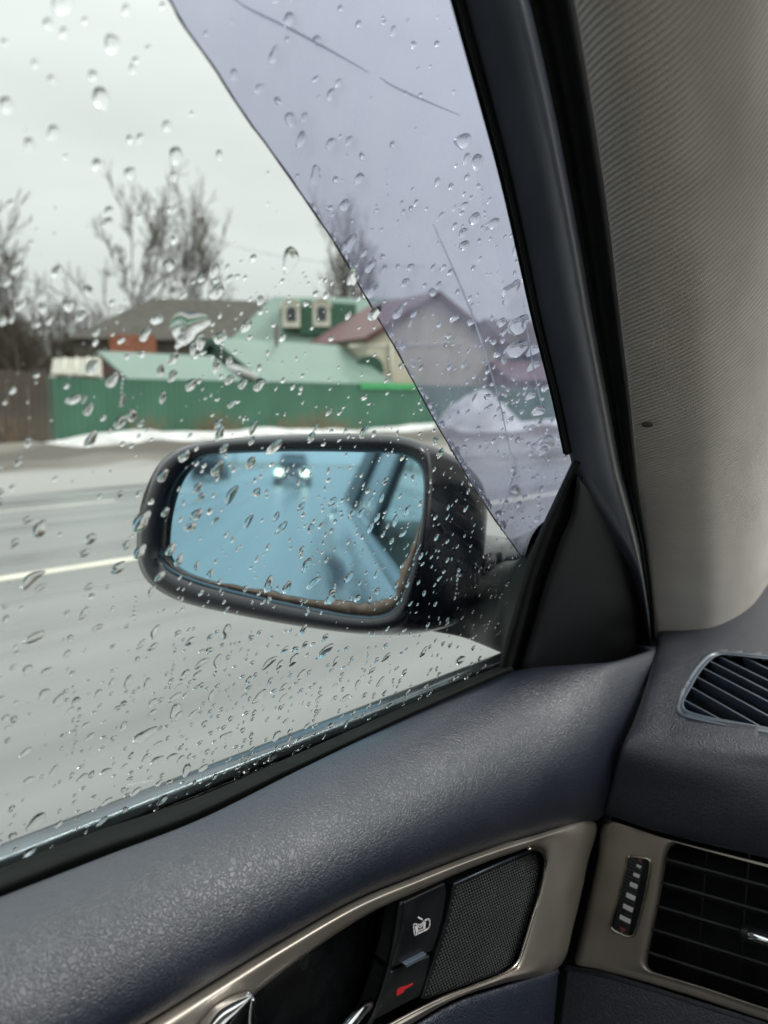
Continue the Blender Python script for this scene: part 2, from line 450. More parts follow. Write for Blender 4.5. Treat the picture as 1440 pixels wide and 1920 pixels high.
def grid_mesh(name, rows, mat, parent=None, thick=.003, face_cam=True, uv=True, closed=False):
    nr, nc = len(rows), len(rows[0])
    verts = [p for r in rows for p in r]
    faces = []
    cc = nc if closed else nc - 1
    for i in range(nr - 1):
        for j in range(cc):
            k = (j + 1) % nc
            faces.append((i * nc + j, i * nc + k, (i + 1) * nc + k, (i + 1) * nc + j))
    if face_cam:
        acc = 0
        for f in faces[::max(1, len(faces) // 60)]:
            a, b, c, d = [verts[i] for i in f]
            nn = (c - a).cross(d - b)
            acc += nn.dot(CAM - a)
        if acc < 0: faces = [tuple(reversed(f)) for f in faces]
    o = mesh_obj(name, verts, faces, mat, parent)
    if uv:
        me = o.data
        lay = me.uv_layers.new(name='UVMap')
        midr = rows[nr // 2]
        us = [0]
        for a, b in zip(midr[:-1], midr[1:]): us.append(us[-1] + (b - a).length)
        vs = [0]
        for a, b in zip(rows[:-1], rows[1:]): vs.append(vs[-1] + (b[nc // 2] - a[nc // 2]).length)
        data = np.empty(len(me.loops) * 2, dtype=np.float32)
        vi = np.empty(len(me.loops), dtype=np.int32); me.loops.foreach_get('vertex_index', vi)
        data[0::2] = np.array(us, dtype=np.float32)[vi % nc]; data[1::2] = np.array(vs, dtype=np.float32)[vi // nc]
        lay.data.foreach_set('uv', data)
    if thick:
        s = o.modifiers.new('thickness', 'SOLIDIFY'); s.thickness = thick; s.offset = -1
    return o

def loft(name, rows, nu, nv, mat, parent=None, thick=.003, closed=False, **kw):
    rs = [catmull(r, nu, closed) for r in rows]
    cols_ = [catmull([r[j] for r in rs], nv) for j in range(nu)]
    grid = [[cols_[j][i] for j in range(nu)] for i in range(nv)]
    return grid_mesh(name, grid, mat, parent, thick, closed=closed, **kw)

def prism(name, pts, n, depth, mat, parent=None, bev=0.0, seg=2, smooth=False):
    """polygon pts (front face), pushed back against n by depth"""
    k = len(pts)
    n = n.normalized()
    a = Vector((0, 0, 0))
    for i in range(k): a += pts[i].cross(pts[(i + 1) % k])
    if a.dot(n) < 0: pts = list(reversed(pts))
    verts = list(pts) + [p - n * depth for p in pts]
    faces = [tuple(range(k)), tuple(reversed(range(k, 2 * k)))]
    for i in range(k):
        j = (i + 1) % k
        faces.append((i, i + k, j + k, j))
    o = mesh_obj(name, verts, faces, mat, parent, smooth)
    if bev: bevel(o, bev, seg)
    return o

def tube(name, pts, radii, mat, parent=None, n=8, squash=None, capped=True):
    verts, faces = [], []
    m = len(pts)
    prev = None
    for i, p in enumerate(pts):
        t = (pts[min(i + 1, m - 1)] - pts[max(i - 1, 0)]).normalized()
        a = Vector((0, 0, 1)) if abs(t.z) < .9 else Vector((1, 0, 0))
        if prev is not None: a = prev
        b = t.cross(a).normalized(); a = b.cross(t).normalized(); prev = a
        for k in range(n):
            th = 2 * math.pi * k / n
            q = squash if squash else 1.0
            verts.append(p + (a * math.cos(th) + b * math.sin(th) * q) * radii[i])
    for i in range(m - 1):
        for k in range(n):
            l_ = (k + 1) % n
            faces.append((i * n + k, i * n + l_, (i + 1) * n + l_, (i + 1) * n + k))
    if capped:
        faces.append(tuple(reversed(range(n)))); faces.append(tuple(range((m - 1) * n, m * n)))
    return mesh_obj(name, verts, faces, mat, parent)

def box_data(x0, x1, y0, y1, z0, z1):
    v = [(x0, y0, z0), (x1, y0, z0), (x1, y1, z0), (x0, y1, z0), (x0, y0, z1), (x1, y0, z1), (x1, y1, z1), (x0, y1, z1)]
    f = [(0, 3, 2, 1), (4, 5, 6, 7), (0, 1, 5, 4), (1, 2, 6, 5), (2, 3, 7, 6), (3, 0, 4, 7)]
    return [Vector(p) for p in v], f

def box(name, x0, x1, y0, y1, z0, z1, mat, parent=None, bev=0.0):
    v, f = box_data(x0, x1, y0, y1, z0, z1)
    o = mesh_obj(name, v, f, mat, parent, False)
    if bev: bevel(o, bev)
    return o
#PART2
# ================================================================== THE STREET
def sheet(name, x0, x1, y0, y1, z, mat, nx=1, ny=1, fn=None):
    verts, faces = [], []
    for j in range(ny + 1):
        for i in range(nx + 1):
            x = x0 + (x1 - x0) * i / nx; y = y0 + (y1 - y0) * j / ny
            verts.append((x, y, z + (fn(x, y) if fn else 0)))
    for j in range(ny):
        for i in range(nx):
            a = j * (nx + 1) + i
            faces.append((a, a + 1, a + nx + 2, a + nx + 1))
    return mesh_obj(name, verts, faces, mat, None, True)

tag(sheet('ground', -900, 900, -900, 900, -.03, M['ground']), kind='structure')
tag(sheet('road', -10.2, 4.5, -400, 400, 0, M['road']), kind='structure')
def mud_h(x, y):
    n1 = mnoise.noise(Vector((x * .35, y * .16, 0))); n2 = mnoise.noise(Vector((x * .9, y * .7, 4)))
    t = (x + 13.2 + .9 * n1) / 1.5; u = (x + 16.8 + .8 * n1) / 1.6
    return .02 + .20 * math.exp(-t * t) * (.7 + .8 * n2) + .26 * math.exp(-u * u) * (.7 + .7 * n2) + .03 * n2
tag(sheet('verge', -20.8, -10.1, -120, 120, -.012, M['mud'], 60, 300, mud_h), kind='structure')
tag(sheet('verge_near_side', 4.4, 14, -200, 200, -.008, M['mud']), kind='structure')
# painted lines
def line(name, x, y0, y1, w, mat, z=.004):
    o = sheet(name, x - w / 2, x + w / 2, y0, y1, z, mat)
    return tag(o, kind='structure')
line('lane_line', -5.43, -160, 160, .13, M['line'])
for k in range(9):
    y0 = -24 + k * 8.0
    line('edge_line', -8.75, y0, y0 + 4.2, .16, M['line_old'])
    line('worn_edge_line', -8.78, y0 + 4.5, y0 + 7.6, .13, M['line_yellow'])

# ploughed snow bank at the foot of the fences
def snow_fn(t, y):
    prof = math.sin(math.pi * min(1, max(0, t))) ** .6
    hgt = .26 + .20 * mnoise.noise(Vector((3.1, y * .23, 0))) + .10 * mnoise.noise(Vector((7.7, y * .9, 0)))
    if y < 9: hgt *= .75
    return max(.0, hgt) * prof + .04 * mnoise.noise(Vector((t * 3, y * 1.3, 5)))
verts, faces = [], []
NX, NY = 14, 320
for j in range(NY + 1):
    y = -60 + 130 * j / NY
    front = -19.6 + .5 * mnoise.noise(Vector((0, y * .3, 2))) + .25 * mnoise.noise(Vector((0, y * 1.1, 9)))
    back = -21.85 if y > 8.2 else -20.3
    for i in range(NX + 1):
        t = i / NX
        x = front + (back - front) * t
        verts.append((x, y, -.03 + snow_fn(t, y)))
for j in range(NY):
    for i in range(NX):
        a = j * (NX + 1) + i
        faces.append((a, a + NX + 1, a + NX + 2, a + 1))
tag(mesh_obj('snow_bank', verts, faces, M['snow']), kind='structure')

def heap(name, c, rx, ry, hz, label, seed):
    verts, faces = [], []
    N, K = 44, 20
    for i in range(K + 1):
        rr = i / K
        for k in range(N):
            th = 2 * math.pi * k / N
            nz = mnoise.noise(Vector((math.cos(th) * 1.5 + seed, math.sin(th) * 1.5, rr * 2)))
            r_ = rr * (1 + .18 * nz)
            z = .10 * mnoise.noise(Vector((r_ * math.cos(th) * 7, r_ * math.sin(th) * 7, seed * 2))) * (rr < .98) + hz * (1 - rr ** 1.6) * (1 + .16 * mnoise.noise(Vector((r_ * math.cos(th) * 3, r_ * math.sin(th) * 3, seed))))
            verts.append((c.x + rx * r_ * math.cos(th), c.y + ry * r_ * math.sin(th), max(-.05, z - .06)))
    for i in range(K):
        for k in range(N):
            l_ = (k + 1) % N
            faces.append((i * N + k, (i + 1) * N + k, (i + 1) * N + l_, i * N + l_))
    o = mesh_obj(name, verts, faces, M['snow'])
    return tag(o, label, 'snow pile')
c_ = P(895, 815, 27.5); c_.z = 0
heap('snow_pile', c_, 1.75, 1.7, 1.6, 'tall rounded heap of white snow in front of the green fence', 3.3)

# ---- fences
def box_faces_add(V, F, b):
    v, f = b; o = len(V); V += v; F += [tuple(i + o for i in q) for q in f]
fr = empty('green_fence', (-22, 8.3, 0))
tag(fr, 'long green corrugated sheet metal fence behind the snow bank', 'fence')
# one corrugated sheet, shared by all panels
PWID, NCOR = 2.0, 10
V_, F_ = [], []
prof = []
for k in range(NCOR):
    y0 = PWID * k / NCOR; d = PWID / NCOR
    prof += [(y0, 0), (y0 + d * .45, 0), (y0 + d * .55, .010), (y0 + d * .92, .010)]
prof.append((PWID, 0))
HGT = 1.84
for y, x in prof:
    V_ += [Vector((x, y, .05)), Vector((x, y, HGT)), Vector((x - .012, y, HGT)), Vector((x - .012, y, .05))]
for i in range(len(prof) - 1):
    a, b = i * 4, i * 4 + 4
    F_ += [(a, b, b + 1, a + 1), (a + 2, b + 2, b + 3, a + 3), (a + 1, b + 1, b + 2, a + 2)]
panel_me = None
for k in range(19):
    y = 8.35 + k * 2.0
    if panel_me is None:
        o = mesh_obj('panel', V_, F_, M['green_sheet'], None, False); panel_me = o.data
    else:
        o = bpy.data.objects.new('panel', panel_me); col.objects.link(o)
    o.parent = fr
    o.location = (0, y - 8.3 + .0, random.uniform(-.025, .015))
pv, pf = box_data(-.10, -.02, -.04, .04, 0, 1.80)
post_me = None
for k in range(20):
    if post_me is None:
        o = mesh_obj('post', pv, pf, M['green_dark'], None, False); post_me = o.data
    else:
        o = bpy.data.objects.new('post', post_me); col.objects.link(o)
    o.parent = fr
    o.location = (0, k * 2.03 + .03, 0)
# brighter spare sheet along the top, near the cream house
pA = P(682, 722, 29.6); 
o = box('capping_sheet', -21.96, -21.92, pA.y, pA.y + 3.4, 1.63, 1.87, M['green_bright'], fr, .004)
o['label'] = 'brighter green strip along the top of the fence'

bf = empty('board_fence', (-20.5, 0, 0))
tag(bf, 'weathered brown board fence ending beside the green fence', 'fence')
plank_me = None
for k in range(60):
    y = 8.05 - k * .168
    if plank_me is None:
        v, f = box_data(-.012, .012, -.078, .078, .03, 1.95)
        o = mesh_obj('plank', v, f, M['brown_wood'], None, False); plank_me = o.data
    else:
        o = bpy.data.objects.new('plank', plank_me); col.objects.link(o)
    o.parent = bf
    o.location = (random.uniform(-.01, .01), y, random.uniform(-.05, .04))
for z in (.5, 1.55):
    box('rail', -20.56, -20.515, -2, 8.1, z, z + .07, M['brown_wood'], bf)
box('end_post', -20.56, -20.50, 8.19, 8.25, 0, 1.75, M['grey_roof'], bf, .01)

# ---- buildings
def wallbox(name, c0, c1, c2, c3, z0, z1, mat, parent):
    v = [Vector((p.x, p.y, z)) for z in (z0, z1) for p in (c0, c1, c2, c3)]
    f = [(0, 1, 5, 4), (1, 2, 6, 5), (2, 3, 7, 6), (3, 0, 4, 7), (4, 5, 6, 7), (3, 2, 1, 0)]
    return mesh_obj(name, v, f, mat, parent, False)

def slab(name, a, b, c, d, t, mat, parent):
    """roof plane a-b (ridge) c-d (eave), thickness t downwards"""
    n = (b - a).cross(d - a).normalized()
    if n.z < 0: n = -n
    return prism(name, [a, b, c, d], n, t, mat, parent)

def gable_house(name, R0, R1, hw, eave, wall_m, roof_m, label, over=.25, gable_m=None, fascia_m=None, cat='house'):
    zt = (R0.z + R1.z) / 2
    R0 = Vector((R0.x, R0.y, zt)); R1 = Vector((R1.x, R1.y, zt))
    d = (R1 - R0); L = d.length; d.normalize()
    p = Vector((-d.y, d.x, 0))
    if p.dot(Vector((0, 0, 0)) - R0) < 0: p = -p      # p points towards the road
    c = (R0 + R1) / 2; c.z = 0
    root = empty(name, c)
    a0, a1 = R0, R1
    flat = lambda q: Vector((q.x, q.y, 0))
    hwi = hw - over
    cs = [flat(R0) + d * over + p * hwi, flat(R1) - d * over + p * hwi, flat(R1) - d * over - p * hwi, flat(R0) + d * over - p * hwi]
    wallbox('wall', *cs, 0, eave + (zt - eave) * over / hw - .03, wall_m, root)
    for s, e in ((R0, 1), (R1, -1)):
        q = flat(s) + d * e * (over + .002)
        zb = eave + (zt - eave) * over / hw - .03
        A, B, C = q + p * hwi, q - p * hwi, q
        prism('gable', [Vector((A.x, A.y, zb)), Vector((B.x, B.y, zb)), Vector((C.x, C.y, zt - .08))], d * -e, .2, gable_m or wall_m, root)
    for sg in (1, -1):
        e0 = flat(R0) + p * hw * sg; e0.z = eave
        e1 = flat(R1) + p * hw * sg; e1.z = eave
        slab('roof_slope', R0, R1, e1, e0, .09, roof_m, root)
        if fascia_m:
            for s, e in ((R0, e0), (R1, e1)):
                out = (d if s is R1 else -d)
                dn = Vector((0, 0, -.30))
                prism('verge_board', [s + out * .03, e + out * .03, e + out * .03 + dn, s + out * .03 + dn], out, .05, fascia_m, root)
    tag(root, label, cat)
    return root, d, p, cs

hA, dA, pA_, csA = gable_house('shed', P(183, 657, 27), P(395, 668, 30), 2.35, 1.9, M['red_wall'], M['green_roof'],
            'low shed with pale green metal roof and dark red gable behind the fence', .12)
hB, dB, pB_, csB = gable_house('outbuilding', P(395, 632, 33), P(640, 648, 38.2), 3.9, 1.9, M['green_dark'], M['green_roof'],
            'wide outbuilding with pale green roof and dark green verge boards', .2, fascia_m=M['green_dark'])
# mast-like pipe on the outbuilding roof
pp_ = P(519, 672, 35)
tube('vent_pipe', [Vector((pp_.x, pp_.y, 2.3)), Vector((pp_.x, pp_.y, 4.55))], [.07, .07], M['red_wall'], hB, 8)
# snow left lying on the lower roof
sp = P(452, 690, 29.4)
s0, s1 = P(425, 686, 29.2), P(482, 708, 28.9)
o = tube('roof_snow', [s0, (s0 + s1) / 2, s1], [.10, .17, .12], M['snow'], hB, 8, .6)

# green house with two white dormers
def hip_house(name, R0, R1, hw, eave, lext, rext, wall_m, roof_m, label, drop=0):
    zt = (R0.z + R1.z) / 2
    R0 = Vector((R0.x, R0.y, zt)); R1 = Vector((R1.x, R1.y, zt))
    d = (R1 - R0).normalized()
    p = Vector((-d.y, d.x, 0))
    if p.dot(-R0) < 0: p = -p
    c = (R0 + R1) / 2; c.z = 0
    root = empty(name, c)
    fl = lambda q, z: Vector((q.x, q.y, z))
    E = [fl(R0 - d * lext + p * hw, eave), fl(R1 + d * rext + p * hw, eave), fl(R1 + d * rext - p * hw, eave), fl(R0 - d * lext - p * hw, eave)]
    W = [fl(R0 - d * (lext - .3) + p * (hw - .3), 0), fl(R1 + d * (rext - .3) + p * (hw - .3), 0),
         fl(R1 + d * (rext - .3) - p * (hw - .3), 0), fl(R0 - d * (lext - .3) - p * (hw - .3), 0)]
    wallbox('wall', *W, 0, eave - .02, wall_m, root)
    v = E + [q - Vector((0, 0, .12)) for q in E] + [R0, R1]
    f = [(0, 1, 9, 8), (2, 3, 8, 9), (1, 2, 9), (3, 0, 8), (7, 6, 5, 4), (0, 4, 5, 1), (1, 5, 6, 2), (2, 6, 7, 3), (3, 7, 4, 0)]
    mesh_obj('roof', v, f, roof_m, root, False)
    tag(root, label, 'house')
    return root, d, p, c

hC, dC, pC, cC = hip_house('dormer_house', P(512, 560, 47), P(760, 556, 48), 3.6, 4.0, 3.0, 1.5, M['cream'], M['green_roof'],
            'green roofed house with two white arched dormer windows')
def dormer(u, v, s, w, h):
    c = P(u, v, s)
    d, p = dC, pC
    back = 3.0
    x = lambda a, b, z: Vector((c.x, c.y, 0)) + d * a + p * b + Vector((0, 0, z))
    z0, z1 = c.z - h / 2, c.z + h / 2
    arc = [(-w / 2, z0), (w / 2, z0), (w / 2, z1 - w * .35), (w * .36, z1 - w * .12), (0, z1), (-w * .36, z1 - w * .12), (-w / 2, z1 - w * .35)]
    o = prism('dormer', [x(a, 0, z) for a, z in arc], p, back, M['white_frame'], hC)
    k = .56
    zc = (z0 + z1) / 2 - .05
    prism('pane', [x(a * k, .03, zc + (z - zc) * k) for a, z in arc], p, .03, M['pane'], o)
    arc2 = [(w / 2 + .12, z1 - w * .40), (w * .42, z1 - w * .02), (0, z1 + .14), (-w * .42, z1 - w * .02), (-w / 2 - .12, z1 - w * .40),
            (-w / 2, z1 - w * .40), (-w * .36, z1 - w * .10), (0, z1 + .02), (w * .36, z1 - w * .10), (w / 2, z1 - w * .40)]
    prism('dormer_roof', [x(a, .12, z) for a, z in arc2], p, back, M['white_frame'], o)
dormer(546, 588, 44.2, 1.0, 1.5)
dormer(603, 587, 44.4, 1.0, 1.5)
# dark green steep roof band between the dormers
q0, q1 = P(562, 588, 44.6), P(668, 590, 44.6)
prism('mansard_band', [q0 + Vector((0, 0, .75)), q1 + Vector((0, 0, .6)), q1 - Vector((0, 0, 1.0)), q0 - Vector((0, 0, 1.2))], pC, .3, M['green_sheet'], hC)

hD, dD, pD, csD = gable_house('cream_house', P(824, 546, 38), P(695, 571, 43.7), 4.3, 4.1, M['cream'], M['red_roof'],
            'cream house with red brown gable roof and dark green arched doorway', .35, fascia_m=M['red_wall'])
# green arch and a drainpipe on the gable wall that faces the road
fd = -dD
def on_gable(u, v, out):
    base = (csD[0] + csD[3]) / 2
    return PP(u, v, base + fd * out, fd)
arch = [(672, 700), (672, 676), (683, 668), (697, 666), (710, 671), (718, 682), (721, 700)]
prism('arched_doorway', [on_gable(a, b, .06) for a, b in arch], fd, .12, M['green_dark'], hD)
tube('drainpipe', [on_gable(733, 640, .1), on_gable(733, 730, .1)], [.07, .07], M['white_frame'], hD, 8)
prism('string_course', [on_gable(655, 646, .05), on_gable(870, 640, .05), on_gable(870, 645, .05), on_gable(655, 651, .05)], fd, .06, M['white_frame'], hD)

hE, dE, pE, cE = hip_house('grey_house', P(285, 566, 62), P(520, 558, 64), 7.0, 5.6, 5.4, 4, M['grey_roof'], M['grey_roof'],
            'large house with sagging grey brown hip roof below the bare trees')
q0, q1 = P(205, 640, 54.8), P(292, 642, 54.8)
prism('brick_wall', [q0 + Vector((0, 0, .5)), q1 + Vector((0, 0, .5)), q1 - Vector((0, 0, 1.2)), q0 - Vector((0, 0, 1.2))], pE, .3, M['brick'], hE)

hF, dF, pF, csF = gable_house('dark_roofed_house', P(905, 602, 50), P(1130, 606, 54), 4.0, 4.0, M['blue_wall'], M['grey_roof'],
            'dark roofed house beyond the green fence next to the cream house', .3)
hG, dG, pG, csG = gable_house('red_roofed_shed', P(920, 676, 40), P(1110, 682, 43), 1.8, 2.2, M['red_wall'], M['red_roof'],
            'low red roofed shed over the top of the green fence', .15, cat='shed')
# white canopy sheet by the brown fence
cn = empty('canopy', P(140, 690, 25)); cn.location.z = 0
tag(cn, 'small cream white canopy beside the red gabled shed', 'canopy')
k0, k1, k2, k3 = P(100, 672, 24.5), P(188, 670, 24.5), P(190, 705, 23.6), P(95, 700, 23.6)
slab('sheet', k0, k1, k2, k3, .05, M['canopy'], cn)
for q in (k0, k1, k2, k3):
    tube('pole', [Vector((q.x, q.y, 0)), Vector((q.x, q.y, q.z - .06))], [.03, .03], M['white_frame'], cn, 6)
for k in range(1, 4):
    t = k / 4
    a, b = k0.lerp(k1, t), k3.lerp(k2, t)
    tube('rib', [a + Vector((0, 0, .02)), b + Vector((0, 0, .02))], [.03, .03], M['white_frame'], cn, 5)

# ---- bare trees
class Tree:
    def __init__(s, seed, height, spread=.55, trunks=1, twigginess=1.0, lift=.1):
        s.lift = lift
        s.r = random.Random(seed); s.big = []; s.small = []
        s.tw = twigginess
        for t in range(trunks):
            lean = Vector((s.r.uniform(-.2, .2), s.r.uniform(-.2, .2), 1)).normalized() if trunks > 1 else Vector((s.r.uniform(-.06, .06), s.r.uniform(-.06, .06), 1)).normalized()
            s.grow(Vector((s.r.uniform(-.3, .3) * (trunks > 1), s.r.uniform(-.3, .3) * (trunks > 1), -.3)), lean, height * s.r.uniform(.36, .46), height * .0125, 0, spread)
    def grow(s, p, d, L, rad, lev, spread):
        r = s.r
        n = 5 if lev < 2 else 3
        pts = [p]; rr = [rad]
        side = []
        cur = d.copy()
        end_r = rad * (.55 if lev < 4 else .3)
        for i in range(n):
            cur = (cur + Vector((r.gauss(0, .09), r.gauss(0, .09), r.gauss(.03, .06)))).normalized()
            p = p + cur * (L / n)
            pts.append(p); rr.append(rad + (end_r - rad) * (i + 1) / n)
            if i >= (1 if lev else 2) or lev > 2: side.append((p, cur.copy(), rr[-1]))
        (s.big if lev < 3 else s.small).append((pts, rr))
        if lev >= 5: return
        # forks at the tip
        kids = 2 if lev < 4 else 2
        for k in range(kids):
            nd = s.dev(cur, r.uniform(.18, spread))
            s.grow(p, nd, L * r.uniform(.62, .82), end_r * .95, lev + 1, spread)
        for (q, dd, ra) in side:
            if r.random() < .88 * s.tw:
                nd = s.dev(dd, r.uniform(.45, .95))
                s.grow(q, nd, L * r.uniform(.35, .6), ra * .5, max(lev + 1, 2) if lev < 2 else lev + 1, spread)
    def dev(s, d, ang):
        a = Vector((s.r.gauss(0, 1), s.r.gauss(0, 1), s.r.gauss(0, 1)))
        a = (a - d * a.dot(d)).normalized()
        o = d * math.cos(ang) + a * math.sin(ang)
        o.z += s.lift
        return o.normalized()
    def mesh(s, which, name, mat, sides):
        V, F = [], []
        for pts, rr in which:
            base = len(V); m = len(pts)
            t = (pts[-1] - pts[0]).normalized()
            a = t.orthogonal().normalized(); b = t.cross(a)
            for p, ra in zip(pts, rr):
                ra = max(ra, .024)
                for k in range(sides):
                    th = 2 * math.pi * k / sides
                    q = p + (a * math.cos(th) + b * math.sin(th)) * ra
                    V.append((q.x, q.y, q.z))
            for i in range(m - 1):
                for k in range(sides):
                    l_ = (k + 1) % sides
                    F.append((base + i * sides + k, base + i * sides + l_, base + (i + 1) * sides + l_, base + (i + 1) * sides + k))
        me = bpy.data.meshes.new(name)
        me.from_pydata(V, [], F); me.update(); me.materials.append(mat)
        me.polygons.foreach_set('use_smooth', [True] * len(me.polygons))
        return me
protos = []
for sd, hh, spd, tr_, tw, lf in ((3, 15, .45, 1, 1.0, .16), (14, 15, .34, 2, 1.0, .26), (23, 15, .6, 1, .9, .1), (41, 15, .34, 3, .85, .3)):
    T = Tree(sd, hh, spd, tr_, tw, lf)
    protos.append((T.mesh(T.big, 'trunk', M['bark'], 6), T.mesh(T.small, 'crown', M['twig'], 3)))

def plant_tree(k, pos, height, label, group=None, rz=0.0, wide=1.0):
    me_t, me_c = protos[k]
    root = empty('bare_tree', (pos.x, pos.y, -.02))
    sc = height / 15
    top = max(max(v.co.z for v in me_c.vertices), 1)
    sc = height / top
    root.scale = (sc * wide, sc * wide, sc); root.rotation_euler = (0, 0, rz)
    for nm, me in (('trunk', me_t), ('crown', me_c)):
        o = bpy.data.objects.new(nm, me); col.objects.link(o); o.parent = root
    tag(root, label, 'tree', group)
    return root
def at_ground(u, s):
    q = P(u, 750, s); q.z = 0
    return q
plant_tree(0, at_ground(262, 66), 21.5, 'tall bare tree with spreading forked limbs above the grey roofed house', rz=.4, wide=1.05)
plant_tree(2, at_ground(335, 68), 20.5, 'slender bare tree beside the tall forked tree', rz=2.2, wide=.8)
plant_tree(0, at_ground(390, 70), 18.5, 'narrow bare tree with a leaning trunk over the dormer house side', rz=1.0, wide=.8)
plant_tree(2, at_ground(35, 52), 14.6, 'broad bare tree standing behind the brown board fence', rz=.2, wide=1.1)
plant_tree(0, at_ground(70, 56), 12.6, 'dense bare tree next to the broad one behind the board fence', rz=2.9, wide=1.0)
plant_tree(2, at_ground(618, 90), 19.5, 'faint far bare tree above the red brown roof', rz=1.9, wide=.9)
plant_tree(1, at_ground(668, 62), 17.5, 'bare tree rising behind the cream house seen through the wind deflector', rz=.9, wide=.8)
# scrubby wood on the left and along the skyline: each one a tree, alike and small
rr = random.Random(5)
for k in range(56):
    u = rr.uniform(-200, 215); s = rr.uniform(55, 95)
    plant_tree(rr.randrange(4), at_ground(u, s), rr.uniform(6.5, 10.5), 'small bare tree in the scrub wood behind the board fence', 'trees of the scrub wood', rr.uniform(0, 6), rr.uniform(.9, 1.3))
for k in range(9):
    u = rr.uniform(400, 560); s = rr.uniform(95, 125)
    plant_tree(rr.randrange(4), at_ground(u, s), rr.uniform(13, 15.5), 'low bare tree on the far skyline behind the dormer house', 'trees on the far skyline', rr.uniform(0, 6), 1.2)
# street behind the car, seen in the door mirror
for k in range(14):
    side = -1 if k % 2 else 1
    y = -45 - k * 14
    pos = Vector((-24 + rr.uniform(-5, 3), y, 0)) if side < 0 else Vector((13 + rr.uniform(-1, 6), y, 0))
    plant_tree(rr.randrange(4), pos, rr.uniform(10, 15), 'bare roadside tree along the street behind the car', 'roadside trees behind', rr.uniform(0, 6), 1.2)

# dry weeds in front of the green fence
def weeds(u, s, w, h, seed):
    r = random.Random(seed)
    V, F = [], []
    c = P(u, 790, s); c.z = 0
    for k in range(70):
        b = Vector((r.gauss(0, w * .4) * RT.x, r.gauss(0, w * .4) * RT.y, 0)) + Vector((r.uniform(-.15, .15), r.uniform(-.15, .15), 0))
        d = Vector((r.gauss(0, .25), r.gauss(0, .25), 1)).normalized()
        L = h * r.uniform(.5, 1.1); a = d.orthogonal().normalized() * .008; b2 = d.cross(a).normalized() * .008
        o_ = len(V); t = b + d * L + Vector((r.gauss(0, .06), r.gauss(0, .06), -.05))
        for q in (a, b2, -a, -b2): V.append(b + q)
        for q in (a, b2, -a, -b2): V.append(t + q * .5)
        for i in range(4):
            j = (i + 1) % 4; F.append((o_ + i, o_ + j, o_ + 4 + j, o_ + 4 + i))
    o = mesh_obj('dry_weeds', V, F, M['weed'], None, False)
    o.location = (c.x, c.y, 0)
    tag(o, 'clump of dry brown weeds against the green fence', 'weeds', 'dry weeds along the fence')
for i, (u, s, w, h) in enumerate(((275, 23.0, .9, .9), (395, 24.6, 1.1, .95), (420, 24.8, .8, .8), (545, 26.3, 1.3, .8), (590, 27.0, 1.1, 1.0), (640, 27.8, .9, .7), (20, 19.6, .8, .8))):
    weeds(u, s, w, h, 50 + i)

# overhead cable
pts = [P(380, 440, 60), P(430, 458, 58), P(490, 474, 56), P(560, 486, 54), P(640, 494, 52), P(800, 500, 49)]
o = tube('overhead_cable', catmull(pts, 24), [.012] * 24, M['rubber'], None, 5)
tag(o, 'thin dark overhead cable sagging in front of the trees', 'cable')

